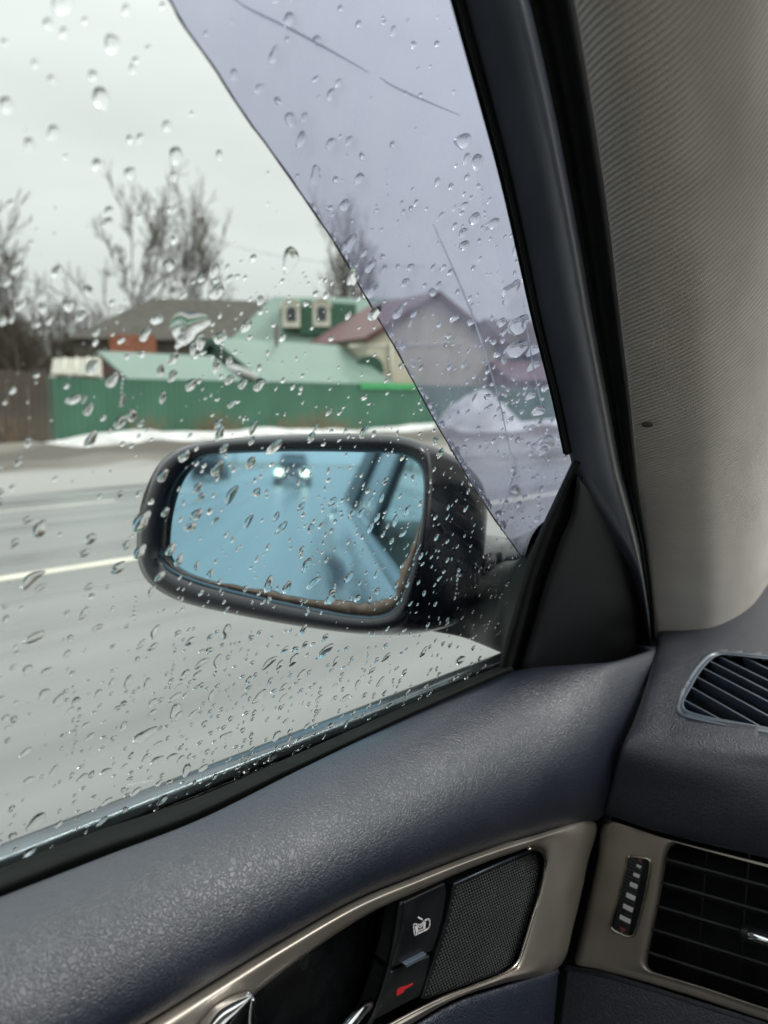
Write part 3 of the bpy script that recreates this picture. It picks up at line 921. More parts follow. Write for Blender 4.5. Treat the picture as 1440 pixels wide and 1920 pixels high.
# ---- other cars on the road, seen in the door mirror
def make_car(name, loc, rz, paint, label, lit):
    root = empty(name, loc)
    root.rotation_euler = (0, 0, rz)
    tag(root, label, 'car')
    # body: cross-sections along the length (front = +y)
    def body(rows, nm, mat):
        V, F = [], []
        n = 0
        for (y, hw, z0, z1, rnd) in rows:
            ring = [(-hw * .93, z0), (-hw, z0 + .12), (-hw, z1 - rnd), (-hw + rnd * .8, z1), (hw - rnd * .8, z1), (hw, z1 - rnd), (hw, z0 + .12), (hw * .93, z0)]
            n = len(ring)
            V += [Vector((x, y, z)) for x, z in ring]
        for i in range(len(rows) - 1):
            for k in range(n):
                l_ = (k + 1) % n
                F.append((i * n + k, (i + 1) * n + k, (i + 1) * n + l_, i * n + l_))
        F.append(tuple(range(n))); F.append(tuple(reversed(range((len(rows) - 1) * n, len(rows) * n))))
        me = bpy.data.meshes.new(nm); me.from_pydata([tuple(v) for v in V], [], F); me.update(); me.materials.append(mat)
        bm = bmesh.new(); bm.from_mesh(me); bmesh.ops.recalc_face_normals(bm, faces=bm.faces); bm.to_mesh(me); bm.free()
        o = bpy.data.objects.new(nm, me); col.objects.link(o); o.parent = root
        bevel(o, .03)
        return o
    body([(-2.2, .78, .35, .85, .06), (-2.1, .86, .22, .95, .08), (-1.2, .9, .2, .98, .08), (0, .9, .2, .96, .08), (1.0, .9, .2, .92, .1), (1.9, .86, .22, .78, .12), (2.15, .78, .3, .66, .1)], 'body', paint)
    body([(-1.75, .66, .93, .97, .02), (-1.1, .66, .93, 1.36, .1), (-.5, .68, .93, 1.44, .1), (.2, .68, .92, 1.42, .1), (.95, .7, .9, .95, .02)], 'cabin', M['pane'])
    body([(-1.15, .6, 1.36, 1.40, .01), (-.5, .63, 1.42, 1.47, .02), (.15, .6, 1.40, 1.44, .01)], 'roof', paint)
    def lamp(nm, x, y, z, w, h, mat):
        v, f = box_data(x - w / 2, x + w / 2, y - .05, y + .05, z - h / 2, z + h / 2)
        me = bpy.data.meshes.new(nm); me.from_pydata([tuple(q) for q in v], [], f); me.materials.append(mat)
        o = bpy.data.objects.new(nm, me); col.objects.link(o); o.parent = root; bevel(o, .02)
    for s in (-1, 1):
        lamp('headlight', s * .62, 2.12, .64, .27, .22, M['headlight'] if lit else M['rim'])
        lamp('tail_lamp', s * .66, -2.17, .78, .26, .16, M['taillight'])
    lamp('grille', 0, 2.14, .5, .8, .16, M['black_plastic'])
    lamp('number_plate', 0, 2.19, .36, .5, .11, M['white_mark'])
    for s in (-1, 1):
        for y in (-1.35, 1.35):
            V, F = [], []
            for i, (ra, x) in enumerate(((.2, .1), (.32, .1), (.32, -.1), (.2, -.1))):
                for k in range(20):
                    th = 2 * math.pi * k / 20
                    V.append((s * .80 + x, y + ra * math.cos(th), .32 + ra * math.sin(th)))
            for i in range(3):
                for k in range(20):
                    l_ = (k + 1) % 20; F.append((i * 20 + k, i * 20 + l_, (i + 1) * 20 + l_, (i + 1) * 20 + k))
            me = bpy.data.meshes.new('tyre'); me.from_pydata(V, [], F); me.materials.append(M['tyre'])
            o = bpy.data.objects.new('wheel', me); col.objects.link(o); o.parent = root
            V = [(s * .80 + s * .09, y, .32)] + [(s * .80 + s * .085, y + .2 * math.cos(2 * math.pi * k / 20), .32 + .2 * math.sin(2 * math.pi * k / 20)) for k in range(20)]
            me = bpy.data.meshes.new('rim'); me.from_pydata(V, [], [(0, 1 + k, 1 + (k + 1) % 20) for k in range(20)]); me.materials.append(M['rim'])
            o2 = bpy.data.objects.new('rim', me); col.objects.link(o2); o2.parent = o
    return root
make_car('following_car', (-1.75, -38.5, 0), 0, M['car_grey'], 'mauve grey car with lit headlights following behind in the mirror', True)
make_car('oncoming_car', (-6.9, -46, 0), math.pi, M['car_dark'], 'dark car with red tail lamps driving away in the mirror', False)
# ================================================================== THE CAR WE SIT IN
car = empty('car', (.37, -.6, 0))
tag(car, 'dark navy car interior with beige pillar, door, dashboard and blue tinted door mirror', 'car')

# ---- side glass
def gpt(y, w, off=0.0):       # point on the glass plane: y forward, w metres up the slope from the belt
    up = Vector((TG, 0, 1)).normalized()
    return Vector((-.35, y, H - .21)) + up * w + GN * off
pane = prism('window_glass', [gpt(-.75, -.04), gpt(.60, -.04), gpt(.60, .17), gpt(.12, .62), gpt(-.75, .62)], GN, .004, M['glass'], car)
pane['label'] = 'clear side window glass covered in raindrops'

# ---- wind deflector outside the glass
DOFF = -.022
free = [(275, -70), (318, 0), (345, 48), (400, 125), (450, 203), (500, 272), (545, 335), (590, 400), (632, 462), (668, 525), (702, 585), (740, 650),
        (775, 715), (810, 780), (845, 840), (880, 900), (915, 955), (952, 1008), (990, 1062)]
back = [(880, -70), (900, 0), (925, 60), (950, 140), (970, 200), (985, 270), (1000, 330), (1015, 400), (1030, 462), (1045, 525), (1058, 585), (1070, 650),
        (1085, 715), (1095, 780), (1100, 830), (1095, 870), (1085, 920), (1060, 980), (1040, 1062)]
fr_ = catmull([PG(*q, DOFF) for q in free], 70)
bk_ = catmull([PG(*q, -.012) for q in back], 70)
gridr = []
for i in range(9):
    t = i / 8
    gridr.append([a.lerp(b, t) - GN * (.010 * math.sin(math.pi * t)) for a, b in zip(fr_, bk_)])
defl = grid_mesh('wind_deflector', gridr, M['deflector'], car, thick=0)
defl['label'] = 'smoked lavender acrylic wind deflector along the window frame'
# ragged dark free edge of the strip
er = [.0004 + .0004 * abs(mnoise.noise(Vector((i * .8, 0, 3)))) for i in range(70)]
tube('deflector_edge', [p + Vector((0, 0, .0006 * mnoise.noise(Vector((i * .55, 1, 0))))) for i, p in enumerate(fr_)], er, M['defl_edge'], defl, 6)
def on_defl(u, v, off=0.0):
    # follow the bowed strip closely enough for marks and drops
    return PG(u, v, DOFF - .006 + off)
def crease(pts, w, mat, name='crease'):
    q = catmull([on_defl(*a) for a in pts], 40)
    rad = [w * (.35 + .65 * abs(math.sin(math.pi * (i + 1) / 42))) for i in range(40)]
    tube(name, q, rad, mat, defl, 5)
crease([(432, -6), (470, 18), (540, 52), (620, 95), (690, 135)], .0005, M['crease'])
crease([(712, 145), (740, 163), (800, 190), (862, 216)], .0005, M['crease'])
crease([(812, 420), (850, 505), (885, 590), (912, 670), (938, 760), (956, 845)], .0007, M['crease_white'])
crease([(956, 845), (968, 870), (950, 930), (940, 960)], .0005, M['crease_white'])
crease([(980, 560), (1000, 690), (1018, 770)], .0005, M['crease_white'])

# ---- window frame, seals
sealL = [(815, -130), (835, -60), (850, 0), (900, 180), (940, 330), (972, 470), (1000, 600), (1035, 740), (1060, 855)]
sealR = [(833, -130), (852, -60), (867, 0), (915, 180), (954, 330), (985, 470), (1013, 600), (1047, 740), (1069, 850)]
mid = lambda A, B, t: [(a[0] + (b[0] - a[0]) * t, a[1] + (b[1] - a[1]) * t) for a, b in zip(A, B)]
loft('window_seal', [[PG(*q, .001) for q in sealL], [PG(*q, .005) for q in mid(sealL, sealR, .35)], [PG(*q, .006) for q in mid(sealL, sealR, .7)], [PG(*q, .003) for q in sealR]],
     60, 9, M['rubber'], car, .004)
bandL = [(830, -130), (849, -60), (864, 0), (912, 180), (951, 330), (982, 470), (1010, 600), (1044, 740), (1072, 870), (1092, 925), (1138, 1000), (1180, 1070), (1203, 1150), (1212, 1225)]
bandR = [(945, -130), (970, -60), (992, 0), (1034, 180), (1064, 330), (1090, 470), (1112, 600), (1138, 740), (1162, 870), (1177, 930), (1197, 1010), (1207, 1075), (1217, 1150), (1224, 1225)]
loft('window_frame_trim', [[PG(*q, .003) for q in bandL], [PG(*q, .006) for q in mid(bandL, bandR, .10)], [PG(*q, .011) for q in mid(bandL, bandR, .35)],
      [PG(*q, .0145) for q in mid(bandL, bandR, .62)], [PG(*q, .0155) for q in mid(bandL, bandR, .88)], [PG(*q, .010) for q in bandR]],
     70, 22, M['frame'], car, .003)
blkR = [(1036, -130), (1060, -60), (1080, 0), (1110, 180), (1133, 330), (1151, 470), (1166, 600), (1182, 740), (1194, 870), (1201, 930), (1212, 1010), (1220, 1075), (1228, 1150), (1236, 1225)]
loft('door_seal', [[PG(*q, .004) for q in mid(bandR, blkR, -.1)], [PG(*q, .004) for q in mid(bandR, blkR, .15)], [PG(*q, .008) for q in mid(bandR, blkR, .35)],
      [PG(*q, .010) for q in mid(bandR, blkR, .55)], [PG(*q, .016) for q in mid(bandR, blkR, .8)], [PG(*q, .016) for q in mid(bandR, blkR, 1.06)]],
     70, 26, M['rubber'], car, .004)

# ---- A pillar trim in beige fabric
c0 = [(1036, -130), (1058, -60), (1077, 0), (1107, 180), (1130, 330), (1148, 470), (1163, 600), (1180, 740), (1193, 870), (1200, 930), (1211, 1010), (1218, 1075), (1224, 1140), (1228, 1198)]
c1 = [(1040, -130), (1063, -60), (1083, 0), (1114, 180), (1137, 330), (1156, 470), (1171, 600), (1188, 740), (1201, 870), (1208, 930), (1219, 1010), (1226, 1075), (1233, 1140), (1242, 1203)]
c2 = [(1110, -130), (1130, -60), (1150, 0), (1180, 180), (1204, 330), (1222, 470), (1238, 600), (1252, 740), (1262, 870), (1268, 930), (1276, 1010), (1281, 1075), (1288, 1150), (1290, 1211)]
c3 = [(1260, -130), (1280, -60), (1295, 0), (1310, 180), (1322, 330), (1330, 470), (1336, 600), (1342, 740), (1346, 870), (1348, 930), (1350, 1010), (1350, 1075), (1350, 1150), (1340, 1208)]
c4 = [(1430, -130), (1440, -60), (1448, 0), (1450, 180), (1450, 330), (1448, 470), (1445, 600), (1440, 740), (1432, 870), (1428, 930), (1422, 1010), (1416, 1075), (1408, 1130), (1390, 1182)]
c5 = [(1600, -130), (1595, -60), (1590, 0), (1570, 180), (1550, 330), (1530, 470), (1512, 600), (1495, 740), (1475, 870), (1466, 930), (1454, 1010), (1446, 1060), (1440, 1095), (1430, 1150)]
fab = []
for cc_, off in ((c0, .022), (c1, .030), (c2, .047), (c3, .060), (c4, .058), (c5, .036)):
    # rounder towards the foot of the pillar
    fl = {id(c4): .070, id(c5): .068}.get(id(cc_), off)
    fab.append([PG(*q, fl + (off - fl) * max(0, min(1, (q[1] - 250) / 750))) for q in cc_])
# return behind the right-hand edge
ret = [PG(q[0] + 25, q[1] - 8, .008) for q in c5]
fab.append(ret)
pil = loft('pillar_trim', fab, 90, 60, M['fabric'], car, .004)
pil['label'] = 'beige ribbed fabric cover of the windscreen pillar'
# a small snag in the fabric
for (a, b, r_) in ((1213, 796, .0026), (1228, 799, .0017), (1240, 801, .0012)):
    q = PG(a, b, .0385)
    bm = bmesh.new(); bmesh.ops.create_icosphere(bm, subdivisions=2, radius=r_)
    for v in bm.verts: v.co = Vector((v.co.x * 1.6, v.co.y * .8, v.co.z * .7)) + q + Vector((0, 0, .0004 * mnoise.noise(v.co * 2000)))
    me = bpy.data.meshes.new('snag'); bm.to_mesh(me); bm.free(); me.materials.append(M['brown_wood'])
    o = bpy.data.objects.new('snag', me); col.objects.link(o); o.parent = pil; o.matrix_parent_inverse = root_inv(pil)

# ---- front corner of the window: channel and inner sail panel
chL = [(1076, 858), (1040, 935), (1010, 1000), (985, 1070), (962, 1150), (945, 1210), (930, 1268)]
chM = [(1084, 872), (1052, 945), (1025, 1010), (1000, 1080), (980, 1155), (964, 1215), (950, 1268)]
chR = [(1090, 905), (1066, 965), (1043, 1020), (1020, 1085), (999, 1160), (982, 1220), (967, 1268)]
loft('window_channel', [[PG(*q, -.002) for q in chL], [PG(*q, .006) for q in mid(chL, chM, .4)], [PG(*q, .008) for q in chM], [PG(*q, .002) for q in mid(chM, chR, .6)], [PG(*q, .001) for q in chR]],
     40, 12, M['rubber'], car, .004)
sL = [(1080, 890), (1066, 960), (1043, 1016), (1018, 1085), (996, 1160), (978, 1220), (962, 1275)]
sM = [(1092, 905), (1090, 975), (1075, 1030), (1060, 1095), (1046, 1165), (1036, 1220), (1030, 1275)]
sN = [(1104, 918), (1120, 985), (1122, 1035), (1122, 1100), (1124, 1165), (1128, 1220), (1130, 1275)]
sR = [(1118, 935), (1160, 1000), (1180, 1045), (1198, 1105), (1212, 1165), (1222, 1215), (1232, 1275)]
loft('sail_panel', [[PG(*q, .002) for q in sL], [PG(*q, .012) for q in mid(sL, sM, .25)], [PG(*q, .014) for q in sM], [PG(*q, .010) for q in sN], [PG(*q, .002) for q in sR]],
     40, 18, M['sail'], car, .004)

# ---- belt seal and outer belt strip
selT = [(-420, 1810), (-250, 1740), (0, 1640), (180, 1570), (360, 1508), (540, 1428), (720, 1347), (900, 1268), (955, 1245)]
selB = [(-420, 1855), (-250, 1785), (0, 1686), (180, 1616), (360, 1546), (540, 1456), (720, 1369), (900, 1286), (965, 1258)]
loft('belt_seal', [[PG(*q, .001) for q in mid(selT, selB, -.25)], [PG(*q, .004) for q in selT], [PG(*q, .010) for q in mid(selT, selB, .35)], [PG(*q, .012) for q in mid(selT, selB, .7)], [PG(*q, .008) for q in mid(selT, selB, 1.25)]],
     60, 12, M['rubber'], car, .003)

# ---- door: soft upper pad
A_ = [(-250, 1780), (0, 1682), (200, 1604), (380, 1534), (560, 1444), (740, 1357), (950, 1262), (1080, 1246), (1150, 1240), (1229, 1216)]
B_ = [(120, 2010), (270, 1920), (400, 1840), (520, 1768), (660, 1690), (780, 1641), (900, 1596), (1000, 1565), (1060, 1551), (1122, 1538)]
Ap = catmull([PZ(*q, z) for q, z in zip(A_, [-.212] * 7 + [-.213, -.216, -.228])], 90)
Bp = catmull([PX(*q, -.290) for q in B_], 90)
rows = []
for i in range(40):
    t = i / 39
    r_ = []
    for j, (a, b) in enumerate(zip(Ap, Bp)):
        c1_ = a + Vector(((b.x - a.x) * .55 + .004, (b.y - a.y) * .2, .003))
        c2_ = Vector((b.x + .030, a.y + (b.y - a.y) * .72, a.z + (b.z - a.z) * .55))
        r_.append(a * (1 - t) ** 3 + c1_ * 3 * t * (1 - t) ** 2 + c2_ * 3 * t * t * (1 - t) + b * t ** 3)
    rows.append(r_)
rows.append([b - Vector((.012, 0, .002)) for b in Bp])
rows = [[a + Vector((-.004, 0, -.012)) for a in Ap]] + rows
# closed front edge of the pad
for r_ in rows:
    r_.append(r_[-1] + Vector((-.003, .004, -.002))); r_.append(r_[-1] + Vector((-.02, .006, -.004)))
pad = grid_mesh('door_pad', rows, M['pad'], car, .003)
pad['label'] = 'navy grained leather upper door pad'

# ---- door: satin titanium trim ring
DX = -.290
DN = Vector((1, 0, 0))
oT = [(60, 2050), (180, 1977), (270, 1922), (400, 1842), (520, 1770), (660, 1692), (780, 1643), (900, 1598), (1000, 1567), (1112, 1541), (1100, 1620), (1075, 1730), (1045, 1815), (942, 1844), (854, 1873), (767, 1922), (640, 1995)]
iT = [(250, 2050), (350, 1965), (425, 1905), (500, 1843), (580, 1783), (690, 1713), (790, 1667), (890, 1624), (960, 1599), (1003, 1588), (1022, 1613), (1000, 1710), (971, 1803), (943, 1826), (825, 1874), (722, 1927), (600, 1995)]
def ringrow(t, dx): return [PX(*q, DX + dx) for q in mid(oT, iT, t)]
trim = loft('door_trim', [ringrow(-.02, -.010), ringrow(0, .000), ringrow(.18, .0045), ringrow(.42, .0075), ringrow(.7, .0068), ringrow(.9, .0055), ringrow(1.0, .0015), ringrow(1.04, -.012)],
            110, 28, M['titanium'], car, .002)
trim['label'] = 'satin titanium trim ring around the door handle recess'
edge = catmull([PX(*q, DX + .0035) for q in [(990, 1592), (1010, 1593), (1023, 1613), (1017, 1660), (1001, 1712), (985, 1765), (971, 1804), (943, 1827), (885, 1851), (825, 1874), (722, 1927), (640, 1975)]], 60)
tube('bright_edge', edge, [.0013] * 60, M['titanium_edge'], trim, 8)

# recess floor, handle bowl
rec = loft('handle_recess', [[PX(*q, DX - .028) for q in [(300, 2060), (420, 1880), (600, 1740), (760, 1660), (900, 1600), (1040, 1570)]],
                             [PX(*q, DX - .030) for q in [(420, 2080), (520, 1930), (650, 1800), (790, 1720), (930, 1660), (1050, 1640)]],
                             [PX(*q, DX - .026) for q in [(520, 2100), (620, 1990), (720, 1890), (840, 1830), (960, 1790), (1040, 1760)]],
                             [PX(*q, DX - .016) for q in [(600, 2100), (700, 2010), (800, 1930), (900, 1890), (980, 1860), (1040, 1850)]]], 40, 30, M['gloss_black'], car, .003)
# speaker style grille: plate and its small pyramids
gp = [(850, 1660), (925, 1626), (992, 1597), (1008, 1596), (1015, 1612), (1012, 1650), (998, 1712), (975, 1782), (958, 1812), (935, 1826), (880, 1846), (800, 1874), (790, 1874), (815, 1800), (836, 1730), (845, 1690)]
gp3 = [PX(*q, DX - .0045) for q in gp]
gr = prism('switch_grille', gp3, DN, .012, M['black_plastic'], car, .0008)
gr['label'] = 'black studded plastic plate beside the lock buttons'
def inside(poly, y, z):
    c = False; n = len(poly)
    for i in range(n):
        y1, z1 = poly[i]; y2, z2 = poly[(i + 1) % n]
        if (z1 > z) != (z2 > z) and y < (y2 - y1) * (z - z1) / (z2 - z1) + y1: c = not c
    return c
cen = sum(gp3, Vector()) / len(gp3)
poly2 = [((p.y - cen.y) * .955 + cen.y, (p.z - cen.z) * .945 + cen.z) for p in gp3]
e1 = (PX(1000, 1600, DX) - PX(850, 1665, DX)); a_ = math.atan2(e1.z, e1.y)
V, F = [], []
stp = .0027
for i in range(-60, 60):
    for j in range(-60, 60):
        yy = (i + .5 * (j % 2)) * stp; zz = j * stp * .8
        y = cen.y + yy * math.cos(a_) - zz * math.sin(a_); z = cen.z + yy * math.sin(a_) + zz * math.cos(a_)
        if inside(poly2, y, z):
            o_ = len(V); h = stp * .42
            x = DX - .0044
            V += [Vector((x, y + h * math.cos(k * math.pi / 2 + a_), z + h * math.sin(k * math.pi / 2 + a_))) for k in range(4)] + [Vector((x + .0011, y, z))]
            F += [(o_ + k, o_ + (k + 1) % 4, o_ + 4) for k in range(4)]
st = mesh_obj('studs', V, F, M['stud'], gr, False)
st['kind'] = 'stuff'
tube('top_lip', [PX(850, 1658, DX - .004), PX(925, 1624, DX - .004), PX(995, 1594, DX - .004)], [.0008] * 3, M['frame'], gr, 6)

def button(name, pix, dx, label):
    o = prism(name, [PX(*q, DX + dx) for q in pix], DN, .016, M['black_plastic'], car, .0014, 3)
    o['label'] = label
    return o
b1 = button('lock_button', [(757, 1692), (836, 1655), (838, 1672), (832, 1712), (822, 1752), (811, 1784), (735, 1816), (748, 1770), (755, 1730)], -.003, 'black lock button with a white padlock and car mark')
b2 = button('unlock_button', [(733, 1822), (808, 1791), (800, 1830), (788, 1868), (700, 1916), (715, 1880), (727, 1845)], -.006, 'black lock button with a red key mark')
o = prism('button_step', [PX(*q, DX + .000) for q in [(760, 1809), (800, 1788), (797, 1796), (763, 1815)]], DN, .004, M['frame'], b1, .0004)
# the handle bowl wall left of the buttons
loft('recess_wall', [[PX(*q, DX - .004) for q in [(756, 1690), (748, 1750), (735, 1815), (715, 1880), (690, 1940)]], [PX(*q, DX - .007) for q in [(745, 1694), (737, 1750), (724, 1815), (704, 1880), (675, 1940)]],
      [PX(*q, DX - .026) for q in [(735, 1700), (726, 1755), (710, 1815), (690, 1880), (660, 1940)]]], 24, 10, M['black_plastic'], car, .002)
# marks: stroke strips on the button face
def strokes(name, lines, w, mat, parent, x, close=False):
    V, F = [], []
    for ln in lines:
        pts = [PX(*q, x) for q in ln]
        k = len(pts)
        for i in range(k - 1):
            a, b = pts[i], pts[i + 1]
            t = (b - a).normalized(); s = DN.cross(t).normalized() * w / 2
            a2, b2 = a - t * w * .3, b + t * w * .3
            o_ = len(V)
            V += [a2 + s, b2 + s, b2 - s, a2 - s]
            V += [q - DN * .0006 for q in V[o_:o_ + 4]]
            F += [(o_, o_ + 1, o_ + 2, o_ + 3), (o_ + 4, o_ + 7, o_ + 6, o_ + 5), (o_, o_ + 4, o_ + 5, o_ + 1), (o_ + 1, o_ + 5, o_ + 6, o_ + 2), (o_ + 2, o_ + 6, o_ + 7, o_ + 3), (o_ + 3, o_ + 7, o_ + 4, o_)]
    bm = bmesh.new()
    me = bpy.data.meshes.new(name); me.from_pydata([tuple(v) for v in V], [], F)
    bm.from_mesh(me); bmesh.ops.recalc_face_normals(bm, faces=bm.faces); bm.to_mesh(me); bm.free()
    me.materials.append(mat)
    o = bpy.data.objects.new(name, me); col.objects.link(o)
    o.parent = parent; o.matrix_parent_inverse = root_inv(parent)
    return o
def ic(x, y): return (680 + x / 3.789, 1560 + y / 3.789)   # drawn from an enlarged view
car_out = [ic(*q) for q in [(372, 655), (388, 658), (402, 664), (422, 655), (440, 632), (458, 622), (474, 622), (478, 640), (476, 672), (466, 688), (430, 706), (392, 724), (374, 732), (369, 722), (364, 690), (363, 664), (372, 655)]]
strokes('white_mark', [car_out, [ic(396, 606), ic(424, 622)]], .0010, M['white_mark'], b1, DX - .003 + .0003)
strokes('white_mark', [[ic(382, 676), ic(388, 706)], [ic(440, 650), ic(438, 682)]], .0022, M['white_mark'], b1, DX - .003 + .0003)
strokes('white_mark', [[ic(392, 672), ic(410, 682), ic(428, 662)], [ic(394, 708), ic(414, 694), ic(434, 690)]], .0005, M['white_mark'], b1, DX - .003 + .0003)
keyp = [ic(*q) for q in [(246, 1122), (270, 1104), (296, 1098), (318, 1092), (356, 1074), (360, 1082), (344, 1094), (322, 1106), (312, 1112), (298, 1122), (290, 1140), (276, 1146), (258, 1158), (243, 1164), (240, 1146)]]
prism('red_mark', [PX(*q, DX - .006 + .0003) for q in keyp], DN, .0008, M['red_mark'], b2)

# chrome pull handle: thick front end, thin far end, joined below the frame
hnd = loft('door_handle', [[PX(*q, DX + .007) for q in [(335, 2050), (360, 1945), (392, 1893), (430, 1868), (468, 1856)]],
                           [PX(*q, DX + .017) for q in [(365, 2050), (385, 1955), (410, 1908), (440, 1880), (470, 1861)]],
                           [PX(*q, DX + .021) for q in [(415, 2050), (425, 1970), (440, 1925), (456, 1893), (474, 1866)]],
                           [PX(*q, DX + .016) for q in [(465, 2050), (468, 1985), (470, 1940), (473, 1905), (478, 1872)]],
                           [PX(*q, DX + .002) for q in [(488, 2050), (487, 1990), (485, 1945), (483, 1908), (480, 1876)]]], 30, 24, M['chrome'], car, .003)
hnd['label'] = 'chrome inner door pull handle'
hp = catmull([PX(520, 2060, DX + .008), PX(590, 2010, DX + .006), PX(645, 1935, DX + .0), PX(676, 1898, DX - .004), PX(694, 1882, DX - .008)], 30)
tube('handle_arm', hp, [.0055 - .0022 * i / 29 for i in range(30)], M['chrome'], hnd, 14, .8)
# ---- lower door panel
loft('lower_door_panel', [[PX(*q, DX - .004) for q in [(560, 2070), (640, 1998), (767, 1926), (854, 1877), (942, 1848), (1045, 1818)]],
                          [PX(*q, DX + .004) for q in [(570, 2090), (650, 2015), (775, 1945), (862, 1896), (950, 1866), (1046, 1834)]],
                          [PX(*q, DX + .004) for q in [(650, 2200), (740, 2140), (840, 2080), (910, 2040), (980, 2010), (1030, 2000)]]], 50, 16, M['lower'], car, .003)
# dark backing sheet, added to stop light leaking through the door and dashboard gap
loft('gap_backing', [[P(1080, 1190, .80), P(1080, 1300, .76), P(1000, 1500, .74), P(930, 1700, .74), P(880, 2100, .76)],
                   [P(1190, 1190, .80), P(1200, 1300, .78), P(1130, 1500, .76), P(1070, 1700, .78), P(1010, 2100, .80)],
                   [P(1330, 1190, .82), P(1330, 1300, .80), P(1260, 1500, .78), P(1200, 1700, .79), P(1150, 2100, .82)]], 20, 8, M['rubber'], car, .004)

# ---- dashboard top pad
rowsD = [[PZ(*q, z) for q in r] for r, z in (
    ([(1242, 1170), (1300, 1165), (1380, 1130), (1470, 1080), (1700, 990)], -.222),
    ([(1236, 1212), (1300, 1215), (1380, 1200), (1470, 1180), (1700, 1120)], -.226),
    ([(1221, 1270), (1290, 1268), (1372, 1264), (1460, 1262), (1700, 1250)], -.234),
    ([(1196, 1345), (1270, 1357), (1362, 1370), (1455, 1384), (1700, 1420)], -.249),
    ([(1172, 1400), (1248, 1415), (1345, 1432), (1453, 1448), (1700, 1490)], -.266),
    ([(1154, 1462), (1235, 1483), (1338, 1506), (1450, 1530), (1700, 1575)], -.296),
    ([(1140, 1525), (1222, 1552), (1332, 1580), (1450, 1608), (1700, 1668)], -.330))]
rowsD.append([p + Vector((0, .012, -.004)) for p in rowsD[-1]])
for r_ in rowsD:
    r_.insert(0, r_[0] + Vector((-.006, .010, -.010)))
vo = [(1330, 1224), (1312, 1238), (1296, 1258), (1280, 1286), (1268, 1316), (1267, 1334), (1280, 1344), (1310, 1352), (1362, 1362), (1440, 1376), (1560, 1398), (1640, 1390), (1650, 1270), (1560, 1236), (1440, 1229), (1362, 1222)]
vi = [(1344, 1230), (1326, 1244), (1310, 1264), (1296, 1288), (1283, 1312), (1282, 1326), (1292, 1334), (1320, 1342), (1366, 1351), (1440, 1364), (1556, 1386), (1628, 1378), (1638, 1280), (1556, 1244), (1440, 1236), (1368, 1228)]
va, vn = plane3(PZ(1240, 1235, -.2295), PZ(1270, 1357, -.2488), PZ(1455, 1300, -.2385))
rsD = [catmull(r, 80) for r in rowsD]
colsD = [catmull([r[j] for r in rsD], 70) for j in range(80)]
gridD = [[colsD[j][i] for j in range(80)] for i in range(70)]
def to_px(p):
    d = p - CAM; s = d.dot(FW)
    return (720 + FPX * d.dot(RT) / s, 960 - FPX * d.dot(UP) / s)
hole3 = mid(vo, vi, .45)
dash = grid_mesh('dashboard_top', gridD, M['dash'], car, 0)
bm = bmesh.new(); bm.from_mesh(dash.data)
dead = [f for f in bm.faces if inside(hole3, *to_px(f.calc_center_median()))]
bmesh.ops.delete(bm, geom=dead, context='FACES')
bm.to_mesh(dash.data); bm.free()
s_ = dash.modifiers.new('thickness', 'SOLIDIFY'); s_.thickness = .004; s_.offset = -1
dash['label'] = 'navy grained dashboard top'
# the demister vent in it
vr = []
for t, off in ((-.12, -.002), (0, .0008), (.12, .0016), (.45, .0012), (.6, .0004), (.85, .0016), (1.0, .0014), (1.08, -.003), (1.1, -.012)):
    vr.append(catmull([PP(a, b, va + vn * off, vn) for a, b in mid(vo, vi, t)], 90, True))
vent = grid_mesh('demister_vent', vr, M['frame'], car, 0, closed=True)
vent['label'] = 'dark slatted demister vent in the dashboard top'
sl = [((1283, 1312), (1352, 1349)), ((1296, 1288), (1428, 1363)), ((1307, 1269), (1470, 1358)), ((1318, 1252), (1520, 1356)), ((1331, 1239), (1560, 1356)), ((1347, 1230), (1610, 1358)), ((1393, 1231), (1640, 1350))]
for a, b in sl:
    p0, p1 = PP(*a, va - vn * .0015, vn), PP(*b, va - vn * .0015, vn)
    t = (p1 - p0).normalized(); w_ = vn.cross(t).normalized()
    dn = (-vn + w_ * .45).normalized()
    q = [p0 + w_ * .0007, p1 + w_ * .0007, p1 - w_ * .0007, p0 - w_ * .0007]
    V = q + [x + dn * .016 for x in q]
    F = [(0, 1, 2, 3), (7, 6, 5, 4), (0, 4, 5, 1), (1, 5, 6, 2), (2, 6, 7, 3), (3, 7, 4, 0)]
    mesh_obj('slat', V, F, M['frame'], vent, False)
well = [PP(a, b, va - vn * .03, vn) for a, b in mid(vo, vi, .9)]
prism('well', well, vn, .004, M['rubber'], vent)

# ---- dashboard fascia: titanium panel with side vent
fa, fn = plane3(PY(1133, 1545, .545), PY(1450, 1607, .5675), PY(1080, 1800, .528))
def PF(u, v, off=0.0): return PP(u, v, fa + fn * off, fn)
oF = [(1136, 1541), (1190, 1558), (1245, 1572), (1330, 1594), (1440, 1621), (1580, 1656), (1720, 1690), (1700, 1800), (1690, 1985), (1560, 1950), (1440, 1914), (1300, 1868), (1200, 1838), (1120, 1817), (1080, 1806), (1085, 1775), (1105, 1690), (1122, 1610)]
iF = [(1262, 1580), (1275, 1582), (1290, 1586), (1350, 1602), (1440, 1626), (1560, 1658), (1660, 1690), (1650, 1800), (1640, 1940), (1560, 1925), (1440, 1892), (1320, 1852), (1240, 1828), (1218, 1820), (1208, 1806), (1212, 1775), (1232, 1680), (1246, 1600)]
def fr_row(t, off): return catmull([PF(*q, off) for q in mid(oF, iF, t)], 120, True)
